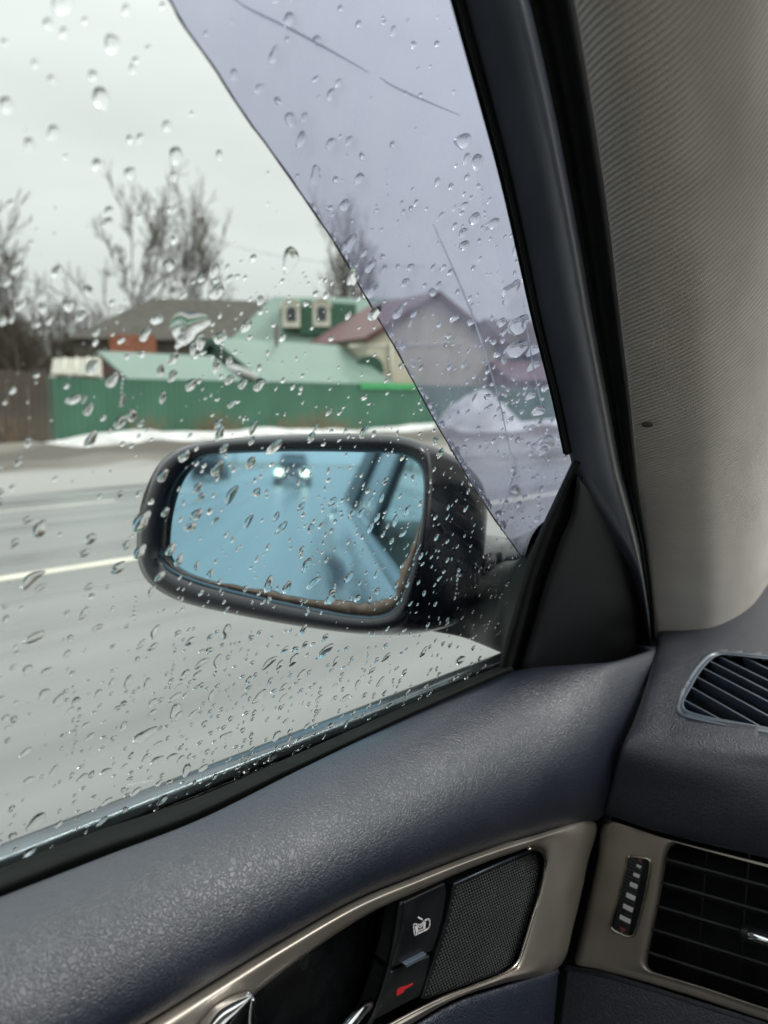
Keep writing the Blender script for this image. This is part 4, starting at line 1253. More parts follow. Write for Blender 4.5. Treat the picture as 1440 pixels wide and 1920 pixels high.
fas = grid_mesh('fascia_trim', [fr_row(-.02, -.014), fr_row(-.012, -.003), fr_row(.02, .0008), fr_row(.1, .0015), fr_row(.5, .0012), fr_row(.86, .0012), fr_row(.93, .0028), fr_row(.98, .0026), fr_row(1.02, -.001), fr_row(1.05, -.028)],
                M['titanium'], car, 0, closed=True)
bm = bmesh.new(); bm.from_mesh(fas.data)
slot = [(1181, 1606), (1213, 1610), (1219, 1618), (1217, 1640), (1207, 1690), (1193, 1742), (1182, 1756), (1158, 1748), (1147, 1740), (1147, 1728), (1158, 1690), (1172, 1640), (1175, 1615)]
bm.free()
fas['label'] = 'satin titanium dashboard panel around the air vent'
# wheel slot: a bright rim, a black well raised a hair above the panel
sl3 = catmull([PF(*q, .0022) for q in slot], 60, True)
tube('slot_rim', sl3 + [sl3[0]], [.0011] * 61, M['titanium_edge'], fas, 6)
wellp = prism('wheel_slot', catmull([PF(*q, .0021) for q in slot], 40, True), fn, .003, M['rubber'], fas)
# ribbed thumb wheel
ax0, ax1 = PF(1197, 1604), PF(1165, 1752)
mid_w = (ax0 + ax1) / 2
along = (ax1 - ax0).normalized(); side_ = fn.cross(along).normalized()
halfL = (ax1 - ax0).length / 2 * .96
hw_ = (PF(1205, 1680) - PF(1165, 1680)).length / 2 * .72
V, F = [], []
NS = 96
for i in range(NS + 1):
    t = -1 + 2 * i / NS
    rise = .0022 + .0036 * (1 - t * t)
    rib = .0004 if i % 4 in (0, 1) else 0
    for j in range(13):
        s = -1 + 2 * j / 12
        groove = .0003 if j % 2 else 0
        wid = hw_ * (1 - .12 * t * t)
        V.append(mid_w + along * (t * halfL) + side_ * (s * wid) + fn * (rise + rib - groove - .0006 * s * s))
for i in range(NS):
    for j in range(12):
        a = i * 13 + j; F.append((a, a + 1, a + 14, a + 13))
wheel = mesh_obj('thumb_wheel', V, F, M['black_plastic'], car, False)
wheel['label'] = 'black ribbed vent thumb wheel with white bars and faded red arrows'
for (u, v, w_px, h_px, mt) in ((1197, 1625, 9, 5, 'white_mark'), (1192.5, 1642, 12, 6, 'white_mark'), (1187.5, 1661, 15, 8, 'white_mark'), (1182, 1682, 18, 9, 'white_mark'), (1177, 1703, 20, 9, 'white_mark'), (1171.5, 1724, 22, 9, 'white_mark')):
    c = PF(u, v)
    t = (c - mid_w).dot(along) / halfL
    off = .0022 + .0036 * (1 - t * t) + .0012
    c = PF(u, v, off)
    k = .535 / FPX * 1.06
    a, b = side_ * (w_px * k / 2), along * (h_px * k / 2)
    prism('bar_mark', [c + a + b, c - a + b, c - a - b, c + a - b], fn, .0016, M[mt], wheel, .0003)
for (u, v, sg, sz) in ((1199, 1613, -1, 7), (1167, 1744, 1, 11)):
    c = PF(u, v, .0042); k = .535 / FPX * sz
    prism('arrow_mark', [c + side_ * k * .7 - along * k * .4 * sg, c - side_ * k * .7 - along * k * .4 * sg, c + along * k * .6 * sg], fn, .002, M['red_dim'], wheel)
# side vent
sv = prism('side_vent', [PF(*q, -.05) for q in [(1195, 1560), (1700, 1690), (1700, 2000), (1180, 1840)]], fn, .004, M['rubber'], car)
sv['label'] = 'black air vent with horizontal slats and chrome slider'
def blade(a, b, dep, th, name='slat', mat='stud', tilt=-.6):
    p0, p1 = PF(*a, -.006), PF(*b, -.006)
    t = (p1 - p0).normalized(); w_ = fn.cross(t).normalized()
    if w_.z < 0: w_ = -w_
    dn = (-fn + w_ * tilt).normalized()
    q = [p0 + w_ * th, p1 + w_ * th, p1 - w_ * th, p0 - w_ * th]
    V = q + [x + dn * dep for x in q]
    F = [(0, 1, 2, 3), (7, 6, 5, 4), (0, 4, 5, 1), (1, 5, 6, 2), (2, 6, 7, 3), (3, 7, 4, 0)]
    o = mesh_obj(name, V, F, M[mat], sv, False)
    bevel(o, .0003, 2)
    return o
for a, b in (((1246, 1610), (1680, 1727)), ((1236, 1653), (1680, 1780)), ((1227, 1697), (1680, 1832)), ((1217, 1740), (1680, 1884)), ((1206, 1782), (1680, 1936))):
    blade(a, b, .020, .0009)
for u in (1325, 1405, 1485, 1565):
    p0, p1 = PF(u, 1590, -.03), PF(u - 30, 1940, -.03)
    tube('vane', [p0, p1], [.0010, .0010], M['rubber'], sv, 6)
kn = tube('slider_shell', catmull([PF(1392, 1748, -.002), PF(1420, 1756, .0), PF(1470, 1770, .001), PF(1540, 1790, .0)], 16), [.0058] * 16, M['black_plastic'], sv, 12)
tube('slider_chrome', catmull([PF(1400, 1752, .0035), PF(1425, 1760, .006), PF(1470, 1774, .0065), (PF(1530, 1792, .004))], 16), [.0012] + [.0034] * 14 + [.001], M['chrome'], sv, 12, .8)
# lower dash
loft('lower_dashboard', [[PF(*q, -.006) for q in [(1060, 1812), (1120, 1823), (1200, 1845), (1300, 1876), (1440, 1920), (1700, 2000)]],
                         [PF(*q, -.003) for q in [(1060, 1826), (1118, 1836), (1197, 1858), (1297, 1890), (1437, 1934), (1700, 2015)]],
                         [PF(*q, .010) for q in [(1040, 2000), (1090, 2010), (1170, 2030), (1270, 2060), (1420, 2110), (1700, 2180)]]], 50, 16, M['lower'], car, .003)

# ================================================================== door mirror
d_in = ray(597, 868).normalized()
MN = (Vector((0, -1, 0)) - d_in).normalized()
M0 = P(560, 1000, .655)
def PM(u, v, off=0.0): return PP(u, v, M0 + MN * off, MN)
gO = [(305, 1020), (312, 960), (330, 905), (362, 868), (400, 853), (500, 847), (600, 846), (700, 848), (750, 852), (782, 868), (794, 900), (792, 960), (780, 1030), (762, 1090), (745, 1130), (715, 1150), (660, 1150), (560, 1132), (460, 1110), (380, 1090), (330, 1070), (310, 1050)]
hO = [(256, 1025), (262, 955), (285, 890), (315, 853), (370, 830), (480, 818), (600, 813), (700, 813), (750, 817), (790, 832), (806, 870), (805, 950), (795, 1040), (780, 1110), (762, 1160), (735, 1180), (670, 1187), (560, 1174), (440, 1152), (345, 1130), (290, 1102), (264, 1070)]
NR = 180
def mring(t, off): return catmull([PM(*q, off) for q in mid(gO, hO, t)], NR, True)
rings = [mring(-.05, -.006), mring(.0, .0035), mring(.08, .008), mring(.45, .015), mring(.8, .013), mring(1.0, .004)]
base = mring(1.0, .004)
cen_b = sum(base, Vector()) / NR
inb = PM(770, 1010, 0)
shell = [mring(.9, .009), base]
for dy, sc_, k in ((.025, 1.0, .0), (.052, .955, .06), (.078, .86, .14), (.100, .70, .22), (.114, .46, .28), (.121, .20, .30), (.122, .01, .30)):
    cc2 = cen_b.lerp(inb, k)
    shell.append([cc2 + (p - cen_b) * sc_ + Vector((.008 * dy / .12, dy * .86, -.030 * dy / .12)) for p in base])
sh_cols = [catmull([r_[j] for r_ in shell], 40) for j in range(NR)]
rings += [[sh_cols[j][i] for j in range(NR)] for i in range(6, 40)]
msh = grid_mesh('mirror_housing', rings, M['mirror_shell'], car, 0, closed=True, face_cam=False)
bm = bmesh.new(); bm.from_mesh(msh.data); bmesh.ops.recalc_face_normals(bm, faces=bm.faces); bm.to_mesh(msh.data); bm.free()
msh['label'] = 'dark navy door mirror housing'
mg = prism('mirror_glass', mring(0.0, .0005), MN, .003, M['mirror'], msh)
mg['label'] = 'blue tinted mirror glass with peeling brown rim'
# peeled backing round the rim
outer = mring(.0, .0016)
inner = []
for i, p in enumerate(outer):
    a = i / NR * len(gO)
    u, v = to_px(p)
    w = 0.0
    if v > 1075: w = 7 + 17 * min(1, max(0, (u - 420) / 120)) * (1 if u < 690 else .9)
    elif u > 740 and v > 980: w = 8 + 12 * min(1, (v - 980) / 60)
    elif u < 330 and v > 960: w = 7
    elif v > 960 and u < 500: w = 6
    w *= .35 + 1.1 * abs(mnoise.noise(Vector((i * .17, 2, 0)))) + 1.3 * abs(mnoise.noise(Vector((i * .31, 5, 0))))
    inner.append((max(w, .8) / FPX * .64))
inner = [(inner[i - 1] + inner[i] * 2 + inner[(i + 1) % NR]) / 4 for i in range(NR)]
cm = sum(outer, Vector()) / NR
inn = []
for i, p in enumerate(outer):
    t = (outer[(i + 1) % NR] - outer[i - 1]).normalized()
    nn = MN.cross(t)
    if nn.dot(cm - p) < 0: nn = -nn
    inn.append(p + nn * inner[i])
wr = grid_mesh('peeled_rim', [outer, inn], M['worn'], msh, .0006, closed=True)

# mirror foot and the outer corner plate
sec = [
    ([(1030, 930), (1000, 985), (985, 1010), (962, 1080), (950, 1160), (940, 1245), (935, 1300)], -.010),
]
def loop_sec(top, bot, dtop, dbot, thick, n=44):
    """closed section: front edge from top to bottom, pushed forward (+y) by thick"""
    a, b = P(*top, dtop), P(*bot, dbot)
    out = []
    for i in range(n):
        th = 2 * math.pi * i / n
        cz = math.cos(th); sy = math.sin(th)
        cz = math.copysign(abs(cz) ** .8, cz); sy = math.copysign(abs(sy) ** .8, sy)
        out.append((a + b) / 2 + (a - b) / 2 * cz + Vector((0, thick / 2, 0)) + Vector((0, -thick / 2, 0)) * sy)
    return out
def gdep(u, v, off):
    p = PG(u, v, off); return (p - CAM).dot(FW)
secs = [loop_sec((1005, 985), (945, 1268), gdep(1005, 985, -.008), gdep(945, 1268, -.012), .05),
        loop_sec((975, 1015), (932, 1245), gdep(975, 1015, -.022), gdep(932, 1245, -.022), .055),
        loop_sec((945, 1052), (905, 1232), gdep(945, 1052, -.036) , gdep(905, 1232, -.036), .06),
        loop_sec((900, 1062), (875, 1218), .685, .685, .06),
        loop_sec((868, 1080), (845, 1206), .690, .690, .06),
        loop_sec((825, 1095), (805, 1196), .69, .69, .055),
        loop_sec((785, 1110), (760, 1186), .69, .69, .05)]
sec_cols = [catmull([s[j] for s in secs], 30) for j in range(44)]
foot = grid_mesh('mirror_foot', [[sec_cols[j][i] for j in range(44)] for i in range(30)], M['foot'], car, 0, closed=True, face_cam=False)
bm = bmesh.new(); bm.from_mesh(foot.data); bmesh.ops.recalc_face_normals(bm, faces=bm.faces); bm.to_mesh(foot.data); bm.free()
foot['label'] = 'grey plastic foot joining the mirror to the door corner'
# glossy upper arm above the foot
arm = [loop_sec((1005, 975), (975, 1070), gdep(1005, 975, -.014), gdep(975, 1070, -.016), .06),
       loop_sec((968, 1000), (935, 1085), .675, .672, .065),
       loop_sec((920, 1018), (890, 1088), .69, .68, .06),
       loop_sec((870, 1010), (845, 1080), .70, .69, .05),
       loop_sec((820, 1000), (800, 1070), .71, .70, .04)]
arm_cols = [catmull([s[j] for s in arm], 20) for j in range(44)]
am = grid_mesh('mirror_arm', [[arm_cols[j][i] for j in range(44)] for i in range(20)], M['mirror_shell'], car, 0, closed=True, face_cam=False)
bm = bmesh.new(); bm.from_mesh(am.data); bmesh.ops.recalc_face_normals(bm, faces=bm.faces); bm.to_mesh(am.data); bm.free()

# ================================================================== the rest of our car (flank shows in the mirror, roof shades the cabin)
def prof_side(pts, y0, y1, mat, name, ny=20, taper=None, thick=.01):
    rows = []
    for x, z in pts:
        rows.append([Vector((x + (taper(y) if taper else 0), y, H + z)) for y in [y0 + (y1 - y0) * j / ny for j in range(ny + 1)]])
    return loft(name, rows, ny * 2, len(pts) * 4, mat, car, thick, face_cam=False)
tp = lambda y: .05 * max(0, (-y - 2.0) / 1.2) ** 2 if y < -2 else 0
sidep = [(-.372, -.222), (-.40, -.236), (-.455, -.30), (-.515, -.385), (-.548, -.48), (-.555, -.60), (-.545, -.75), (-.53, -.92)]
prof_side(sidep, -3.1, 1.5, M['paint'], 'body_side', 26, tp)
prof_side([(.74 + .372, -.222), (.74 + .40, -.236), (.74 + .455, -.30), (.74 + .548, -.48), (.74 + .53, -.92)], -3.1, 1.5, M['paint'], 'body_side', 20)
# bright belt strip outside the glass
bs = [Vector((-.366, y, H - .2135)) for y in np.linspace(-1.7, .52, 30)]
bs = loft('belt_strip', [[p + Vector((.004, 0, -.006)) for p in bs], [p + Vector((.003, 0, .001)) for p in bs], [p + Vector((-.006, 0, .002)) for p in bs], [p + Vector((-.016, 0, -.004)) for p in bs], [p + Vector((-.018, 0, -.014)) for p in bs]], 40, 14, M['belt'], car, .001, face_cam=False)
bs['label'] = 'bright metal strip along the base of the window, outside'
# rear side windows and pillars outside
def gquad(name, y0, y1, y0t, y1t, w0, w1, off, mat, th=.004):
    return prism(name, [gpt(y0, w0, off), gpt(y1, w0, off), gpt(y1t, w1, off), gpt(y0t, w1, off)], GN, th, mat, car)
gquad('rear_window_glass', -1.75, -.86, -1.45, -.86, 0, .44, 0, M['pane'])
gquad('centre_pillar', -.86, -.75, -.86, -.75, -.01, .46, .006, M['black_plastic'], .02)
gquad('rear_pillar', -2.6, -1.75, -1.9, -1.45, -.01, .46, .004, M['black_plastic'], .02)
# roof and headliner
rf = [[Vector((x, y, H + z)) for x, y, z in r] for r in (
    [(-.19, -2.0, .22), (-.185, -1.2, .265), (-.18, -.4, .275), (-.18, .02, .26), (-.175, .14, .235)],
    [(.05, -2.0, .26), (.05, -1.2, .31), (.05, -.4, .32), (.05, .05, .30), (.05, .17, .275)],
    [(.37, -2.0, .275), (.37, -1.2, .325), (.37, -.4, .335), (.37, .06, .315), (.37, .19, .29)],
    [(.69, -2.0, .26), (.69, -1.2, .31), (.69, -.4, .32), (.69, .05, .30), (.69, .17, .275)],
    [(.93, -2.0, .22), (.925, -1.2, .265), (.92, -.4, .275), (.92, .02, .26), (.915, .14, .235)])]
ro = loft('roof', rf, 30, 20, M['fabric'], car, .03)
# bonnet, floor, bulkhead
loft('bonnet', [[Vector((x, y, H + z)) for x, y, z in r] for r in (
    [(-.52, .95, -.33), (-.45, 1.0, -.26), (.37, 1.1, -.20), (1.19, 1.0, -.26), (1.26, .95, -.33)],
    [(-.50, 1.9, -.50), (-.40, 1.9, -.42), (.37, 2.0, -.36), (1.14, 1.9, -.42), (1.24, 1.9, -.50)])], 24, 10, M['paint'], car, .01, face_cam=False)
box('floor', -.45, 1.19, -1.9, .95, .25, .29, M['rubber'], car)
box('bulkhead', -.40, 1.14, .80, .84, .29, H - .30, M['rubber'], car)
box('rear_seat', -.30, 1.04, -1.75, -1.0, .29, H - .25, M['fabric'], car, .05)  # unseen; beige fabric picked to bounce light onto the fascia
# windscreen
prism('windscreen', [Vector((-.20, .98, H - .20)), Vector((.94, .98, H - .20)), Vector((.86, .24, H + .285)), Vector((-.12, .24, H + .285))], Vector((0, -.55, -.84)).normalized(), .005, M['wind_glass'], car)
prism('right_pillar', [Vector((.93, .98, H - .22)), Vector((1.02, .95, H - .22)), Vector((.95, .14, H + .26)), Vector((.86, .22, H + .28))], Vector((-.5, -.6, -.5)).normalized(), .03, M['fabric'], car)
box('dash_body', -.20, 1.10, .66, .80, H - .55, H - .27, M['rubber'], car, .02)
# ================================================================== RAIN ON THE GLASS
def drop_mesh(seed, kind):
    """closed cap: flat base at z=0 (against the glass), dome towards +z; long axis +x; unit radius"""
    r = random.Random(seed)
    N, K = 22, 7
    V, F = [(0, 0, 0)], []
    ph = [r.uniform(0, 6.28) for _ in range(4)]
    am = [r.uniform(.02, .10), r.uniform(.02, .09), r.uniform(.01, .06), r.uniform(0, .03)]
    hh = r.uniform(.42, .62)
    def outl(th):
        q = 1 + am[0] * math.cos(2 * th + ph[0]) + am[1] * math.cos(3 * th + ph[1]) + am[2] * math.cos(4 * th + ph[2]) + am[3] * math.cos(7 * th + ph[3])
        if kind == 'tear': q *= 1 + .85 * max(0, math.cos(th)) ** 5
        if kind == 'splat': q *= 1 + .13 * math.cos(2 * th + ph[1]) + .10 * math.cos(3 * th + ph[3]) + .05 * math.cos(6 * th + ph[2])
        return q
    ex = {'round': 1.05, 'oval': 1.3, 'long': 1.65, 'tear': 1.1, 'splat': 1.0, 'bean': 1.5}[kind]
    bend = r.uniform(-.35, .35) if kind in ('bean', 'long') else 0
    if kind == 'splat': hh = .30
    def place(th, rho):
        q = outl(th) * rho
        x, y = q * math.cos(th) * ex, q * math.sin(th) * (.92 if kind != 'long' else .8)
        return x, y + bend * (x * x) * .35
    for k in range(N):
        th = 2 * math.pi * k / N
        x, y = place(th, 1); V.append((x, y, 0))
    for i in range(1, K):
        rho = math.cos(i / K * math.pi / 2) ** .9
        z = hh * (1 - rho * rho) ** .9
        for k in range(N):
            th = 2 * math.pi * k / N
            x, y = place(th, rho)
            zz = z * (1 + .12 * math.cos(th + ph[0]))
            V.append((x + .06 * z * math.cos(ph[2]), y, zz))
    V.append((0, 0, hh))
    top = len(V) - 1
    for k in range(N):
        l_ = (k + 1) % N
        F.append((0, 1 + l_, 1 + k))
        for i in range(K - 1):
            a, b = 1 + i * N, 1 + (i + 1) * N
            F.append((a + k, a + l_, b + l_, b + k))
        F.append((1 + (K - 1) * N + k, 1 + (K - 1) * N + l_, top))
    return V, F
kinds = ['round', 'round', 'round', 'oval', 'oval', 'oval', 'oval', 'long', 'long', 'bean', 'bean', 'tear', 'tear', 'tear', 'splat', 'splat']
protoV = [drop_mesh(100 + i, k) for i, k in enumerate(kinds)]
protoM = []
for (V, F), k in zip(protoV, kinds):
    me = bpy.data.meshes.new('raindrop'); me.from_pydata(V, [], F); me.update(); me.materials.append(M['water'])
    me.polygons.foreach_set('use_smooth', [i % 8 != 0 for i in range(len(me.polygons))])
    protoM.append(me)
by_kind = {k: [i for i, q in enumerate(kinds) if q == k] for k in set(kinds)}

free_px = sorted([(v, u) for u, v in free])
def defl_edge_u(v):
    for (v0, u0), (v1, u1) in zip(free_px[:-1], free_px[1:]):
        if v0 <= v <= v1: return u0 + (u1 - u0) * (v - v0) / (v1 - v0)
    return 2000
def sill_v(u):
    pts = selT
    for (u0, v0), (u1, v1) in zip(pts[:-1], pts[1:]):
        if u0 <= u <= u1: return v0 + (v1 - v0) * (u - u0) / (u1 - u0)
    return 1230
def frame_u(v):
    pts = sealL if v < 855 else chL
    for (u0, v0), (u1, v1) in zip(pts[:-1], pts[1:]):
        if v0 <= v <= v1: return u0 + (u1 - u0) * (v - v0) / (v1 - v0)
    return 900

drops = []      # (u, v, half length px, kind, tilt deg, on deflector)
def add(u, v, r, kind=None, tilt=None):
    on = v < 1018 and u > defl_edge_u(v)
    drops.append((u, v, r, kind, tilt, on))
# the ones one recognises in the picture (position, half size, kind, tilt of the long axis)
for a in [(190, 185, 19, 'round'), (211, 83, 18, 'round'), (118, 5, 22, 'oval'), (14, 198, 15, 'round'), (175, 143, 11, 'round'), (331, 292, 15, 'round'),
          (100, 250, 12, 'round'), (55, 272, 11, 'round'), (98, 150, 9, 'round'), (120, 62, 8, 'round'), (92, 45, 9, 'round'), (66, 120, 8, 'round'), (250, 130, 9, 'round'),
          (313, 237, 10, 'round'), (262, 260, 9, 'oval'), (243, 262, 7, 'round'), (412, 291, 9, 'oval'), (182, 308, 10, 'round'), (244, 325, 10, 'round'), (327, 331, 9, 'round'),
          (545, 482, 25, 'tear', -100), (475, 484, 6, 'round'), (318, 497, 10, 'round'), (203, 397, 10, 'oval'), (317, 393, 6, 'round'), (325, 450, 7, 'round'),
          (352, 612, 31, 'splat', 5), (338, 640, 13, 'oval', 60), (375, 640, 14, 'oval', 100), (362, 650, 11, 'tear', -90), (330, 618, 10, 'oval', 50), (377, 522, 8, 'round'), (165, 545, 10, 'round'), (128, 572, 11, 'round'), (80, 578, 9, 'round'),
          (270, 630, 13, 'tear', 60), (210, 712, 14, 'oval', 60), (172, 688, 14, 'oval', 65), (230, 750, 10, 'long', 75), (165, 768, 11, 'oval', 60), (225, 792, 13, 'oval', 55),
          (168, 828, 15, 'tear', 60), (325, 672, 12, 'oval', 60), (323, 705, 11, 'oval', 60), (405, 688, 13, 'long', 75), (358, 722, 12, 'oval', 60), (305, 745, 11, 'long', 75),
          (430, 712, 10, 'oval', 50), (455, 720, 10, 'oval', 50), (486, 722, 12, 'oval', 50), (474, 802, 14, 'long', 65), (682, 810, 12, 'oval', 65), (584, 820, 10, 'oval', 65), (825, 850, 10, 'oval', 65),
          (407, 878, 15, 'oval', 65), (370, 915, 10, 'oval', 65), (368, 965, 13, 'oval', 50), (357, 988, 11, 'bean', 10), (433, 928, 18, 'long', 60), (470, 868, 12, 'oval', 60), (515, 838, 18, 'long', 40),
          (345, 855, 12, 'oval', 60), (305, 892, 12, 'oval', 60), (420, 840, 10, 'oval', 60), (320, 1030, 12, 'oval', 60), (334, 1054, 11, 'tear', 65), (465, 978, 13, 'long', 60), (265, 978, 20, 'oval', 60), (262, 1035, 14, 'oval', 65),
          (310, 1040 - 80, 9, 'oval', 60), (300, 1080, 11, 'oval', 50), (528, 990, 14, 'long', 45), (565, 950, 9, 'oval', 60), (575, 1060, 13, 'oval', 70), (503, 1100, 13, 'tear', 80), (537, 1104, 12, 'tear', 70), (588, 1092, 15, 'long', 40), (620, 1120, 14, 'splat', 60),
          (654, 1082, 11, 'oval', 60), (695, 990, 11, 'long', 65), (677, 962, 9, 'oval', 60), (660, 964, 9, 'oval', 55), (716, 934, 9, 'long', 75), (742, 976, 11, 'long', 75), (764, 958, 10, 'oval', 65), (723, 902, 8, 'oval', 65),
          (75, 992, 15, 'oval', 70), (52, 975, 9, 'oval', 60), (28, 1018, 9, 'oval', 60), (60, 1085, 24, 'long', 38), (75, 1102, 12, 'long', 35), (222, 1065, 14, 'oval', 50), (237, 1022, 9, 'oval', 60), (158, 1038, 10, 'oval', 50),
          (65, 1196, 20, 'long', 25), (158, 1150, 13, 'long', 55), (183, 1176, 11, 'long', 25), (290, 1185, 13, 'long', 65), (265, 1208, 11, 'long', 50), (287, 1213, 10, 'bean', 40), (86, 1260, 11, 'oval', 40), (52, 1256, 9, 'round'), (83, 1302, 11, 'round'), (126, 1226, 8, 'oval', 55), (110, 1313, 11, 'oval', 70),
          (378, 1243, 14, 'long', 35), (347, 1265, 11, 'oval', 55), (370, 1266, 10, 'oval', 55), (407, 1240, 12, 'long', 75), (425, 1184, 14, 'long', 70), (505, 1242, 16, 'long', 40), (525, 1246, 9, 'oval', 60), (551, 1237, 12, 'oval', 65), (565, 1265, 10, 'oval', 60), (610, 1222, 18, 'long', 40), (630, 1240, 10, 'long', 60),
          (487, 1306, 16, 'long', 45), (266, 1382, 22, 'tear', 30), (294, 1426, 13, 'oval', 35), (322, 1420, 11, 'oval', 30), (274, 1423, 12, 'bean', 55), (350, 1444, 12, 'long', 75), (155, 1458, 11, 'oval', 40), (198, 1447, 11, 'oval', 30), (48, 1412, 14, 'long', 40), (68, 1540, 19, 'oval', 50), (255, 1485, 12, 'long', 40), (305, 1500, 12, 'oval', 50), (55, 1598, 14, 'oval', 40),
          (328, 1308, 13, 'long', 35), (329, 1332, 14, 'bean', 65), (335, 1342, 9, 'oval', 60), (424, 1380, 10, 'bean', 10), (200, 1504, 12, 'long', 35), (192, 1540, 13, 'long', 40), (232, 1362, 10, 'long', 70), (184, 1300, 8, 'oval', 60), (240, 1280, 12, 'long', 80), (276, 1282, 11, 'long', 70), (210, 1280, 9, 'long', 65),
          (512, 108, 15, 'tear', 70), (541, 38, 13, 'oval', 50), (543, 223, 14, 'tear', -45), (565, 262, 14, 'bean', 60), (620, 178, 11, 'oval', 65), (620, 270, 11, 'oval', 50), (655, 264, 9, 'oval', 55), (592, 330, 16, 'splat', 70), (673, 335, 10, 'oval', 35), (645, 385, 11, 'oval', 35), (650, 462, 18, 'tear', 50), (692, 502, 12, 'tear', 50), (660, 520, 15, 'splat', 70), (720, 505, 8, 'oval', 60), (695, 545, 16, 'oval', 45),
          (700, 590, 15, 'tear', 45), (745, 588, 14, 'tear', 55), (770, 605, 9, 'long', 70), (875, 298, 9, 'round'), (890, 410, 10, 'oval', 15), (868, 265, 14, 'bean', 10), (924, 420, 12, 'long', 15), (957, 548, 16, 'splat', 20), (972, 610, 17, 'bean', 10), (968, 656, 20, 'long', 15), (1002, 655, 14, 'long', 20), (1000, 685, 12, 'long', 25), (945, 674, 8, 'round'), (995, 742, 9, 'long', 15), (1010, 770, 11, 'long', 5), (1022, 830, 16, 'long', 2), (1018, 845, 9, 'oval', 25), (940, 605, 8, 'oval', 20), (760, 530, 9, 'oval', 45), (868, 437, 10, 'oval', 40), (967, 470, 14, 'tear', 75), (985, 520, 9, 'oval', 45), (822, 535, 8, 'oval', 60), (845, 510, 7, 'oval', 50), (812, 502, 7, 'oval', 60)]:
    add(*a)
named = len(drops)
rd = random.Random(77)
def scatter(n, u0, u1, v0, v1, rmed, smin=.45, smax=2.0, ok=None, kset=None, tl=(50, 16)):
    tries = 0; k = 0
    while k < n and tries < n * 40:
        tries += 1
        u, v = rd.uniform(u0, u1), rd.uniform(v0, v1)
        if v > sill_v(u) - 8 or u > frame_u(v) - 6: continue
        if ok and not ok(u, v): continue
        r = rmed * min(smax, max(smin, rd.lognormvariate(0, .42)))
        if any(abs(u - d[0]) < (r + d[2]) * .9 and abs(v - d[1]) < (r + d[2]) * .9 for d in drops): continue
        add(u, v, r, rd.choice(kset or ['oval', 'oval', 'long', 'tear', 'bean', 'round']), rd.gauss(*tl))
        k += 1
glass_only = lambda u, v: not (v < 1018 and u > defl_edge_u(v) - 6)
defl_only = lambda u, v: v < 1010 and u > defl_edge_u(v) + 8
scatter(18, -40, 560, -20, 480, 5.5, ok=glass_only, kset=['round', 'oval'], tl=(60, 30))
scatter(55, -40, 480, 480, 840, 6.5, ok=glass_only)
scatter(110, 380, 840, 520, 840, 4.2, ok=glass_only, tl=(50, 20))
scatter(150, 330, 800, 840, 1150, 4.4, ok=glass_only, tl=(60, 14))
scatter(90, 560, 790, 900, 1150, 3.2, ok=glass_only, tl=(60, 14))
scatter(24, -40, 300, 840, 1120, 5.5, ok=glass_only)
scatter(120, 800, 985, 880, 1250, 3.0, smin=.35, smax=2.2, ok=glass_only, tl=(62, 12))
scatter(95, -40, 400, 1100, 1640, 5.2, tl=(48, 18))
scatter(230, 330, 900, 1180, 1460, 5.0, tl=(52, 16))
scatter(90, 120, 560, 1280, 1520, 4.8, tl=(45, 16))
scatter(45, 330, 960, -20, 420, 5.0, ok=defl_only, tl=(45, 25))
scatter(120, 620, 1040, 330, 800, 4.3, ok=defl_only, tl=(45, 20))
scatter(70, 840, 1060, 640, 1000, 3.6, ok=lambda u, v: defl_only(u, v) and u > frame_u(v) - 110, tl=(12, 12), kset=['long', 'bean', 'oval'])
scatter(60, 780, 1050, 640, 900, 3.2, ok=defl_only, tl=(40, 20))
# broken run trails left by drops that have slid down
for (u, v, L, du) in ((255, 1120, 70, -6), (330, 1215, 90, -14), (470, 1185, 60, -10), (690, 1215, 60, -8), (150, 1330, 90, -16), (600, 1290, 70, -12), (420, 620, 80, -8), (230, 700, 70, -5), (760, 640, 60, -6), (860, 1060, 70, -8), (905, 350, 90, 8), (980, 480, 110, 14)):
    n_ = int(L / 8)
    for k in range(n_):
        if rd.random() < .75: add(u + du * k / n_ + rd.uniform(-1.5, 1.5), v + L * k / n_, rd.uniform(1.6, 3.4), rd.choice(['oval', 'long', 'round']), 90 + rd.gauss(0, 12))
# fine mist between the drops
scatter(230, -40, 960, 380, 1500, 1.7, smin=.6, smax=1.6, ok=glass_only)
# beads along the free edge of the deflector
for k in range(60):
    v = rd.uniform(380, 1005); u = defl_edge_u(v) + rd.uniform(2, 9)
    add(u, v, rd.uniform(2.5, 7.5), rd.choice(['oval', 'tear', 'long']), rd.gauss(-58, 12))

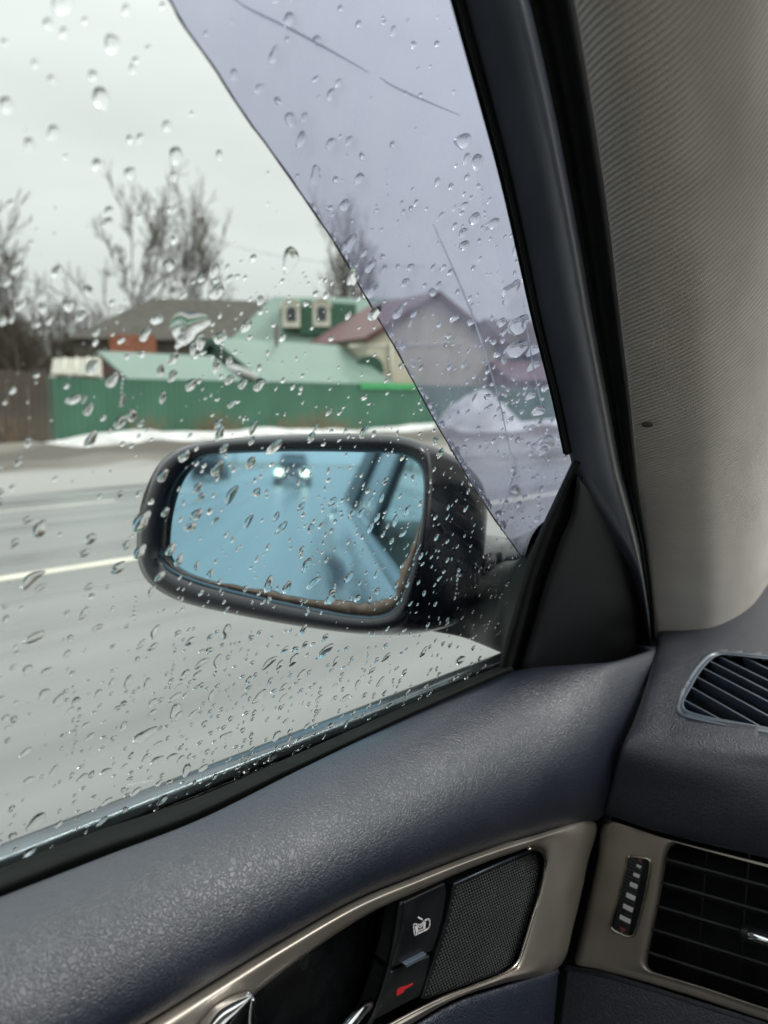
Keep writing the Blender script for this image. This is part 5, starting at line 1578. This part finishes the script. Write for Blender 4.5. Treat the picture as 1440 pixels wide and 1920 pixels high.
order = sorted(range(len(drops)), key=lambda i: -drops[i][2])
solo = set(order[:300])
stV = {False: [], True: []}; stF = {False: [], True: []}
for i, (u, v, r, kind, tilt, on) in enumerate(drops):
    if kind is None: kind = rd.choice(['round', 'oval', 'oval', 'tear'])
    if tilt is None: tilt = rd.gauss(70, 30)
    off = (DOFF - .0085) if on else -.0042
    c = PG(u, v, off)
    t = R(tilt)
    e = PG(u + math.cos(t) * 10, v - math.sin(t) * 10, off)
    ax = (e - c); pxlen = ax.length / 10; ax.normalize()
    zz = -GN
    ay = zz.cross(ax).normalized()
    ex = {'round': 1.05, 'oval': 1.3, 'long': 1.65, 'tear': 1.5, 'splat': 1.1, 'bean': 1.5}[kind]
    rad = r * pxlen / ex * 1.16
    rad = min(rad, .0095)
    idx = rd.choice(by_kind[kind])
    flat = rd.uniform(.75, 1.15) if not (kind == 'splat' and r > 30) else .75
    Mx = Matrix.Translation(c) @ Matrix((ax, ay, zz)).transposed().to_4x4() @ Matrix.Diagonal((rad, rad, rad * flat, 1))
    if i in solo:
        o = bpy.data.objects.new('raindrop', protoM[idx]); col.objects.link(o)
        o.matrix_world = Mx
        if r > 30:
            tag(o, 'large ragged splash of water on the window over the grey roof', 'raindrop')
        elif abs(u - 545) < 1 and r > 20:
            tag(o, 'large lone teardrop hanging on the window beside the deflector edge', 'raindrop')
        else:
            look = {'round': 'round', 'oval': 'oval', 'long': 'narrow slanted', 'tear': 'teardrop shaped', 'bean': 'bent bean shaped', 'splat': 'ragged flat'}[kind]
            size = 'large' if rad > .0026 else 'small'
            where = 'smoked wind deflector' if on else 'clear side window glass'
            tag(o, f'{size} {look} raindrop clinging to the {where}', 'raindrop', f'{size} {look} raindrops on the {where}')
    else:
        b = len(stV[on])
        V, F = protoV[idx]
        stV[on] += [tuple(Mx @ Vector(p)) for p in V]
        stF[on] += [tuple(q + b for q in f) for f in F]
for on, nm, lb in ((False, 'fine_raindrops', 'fine scattered raindrops on the side window glass'), (True, 'fine_raindrops_on_deflector', 'fine scattered raindrops on the smoked wind deflector')):
    o = mesh_obj(nm, stV[on], stF[on], M['water'])
    tag(o, lb, 'raindrops', kind='stuff')
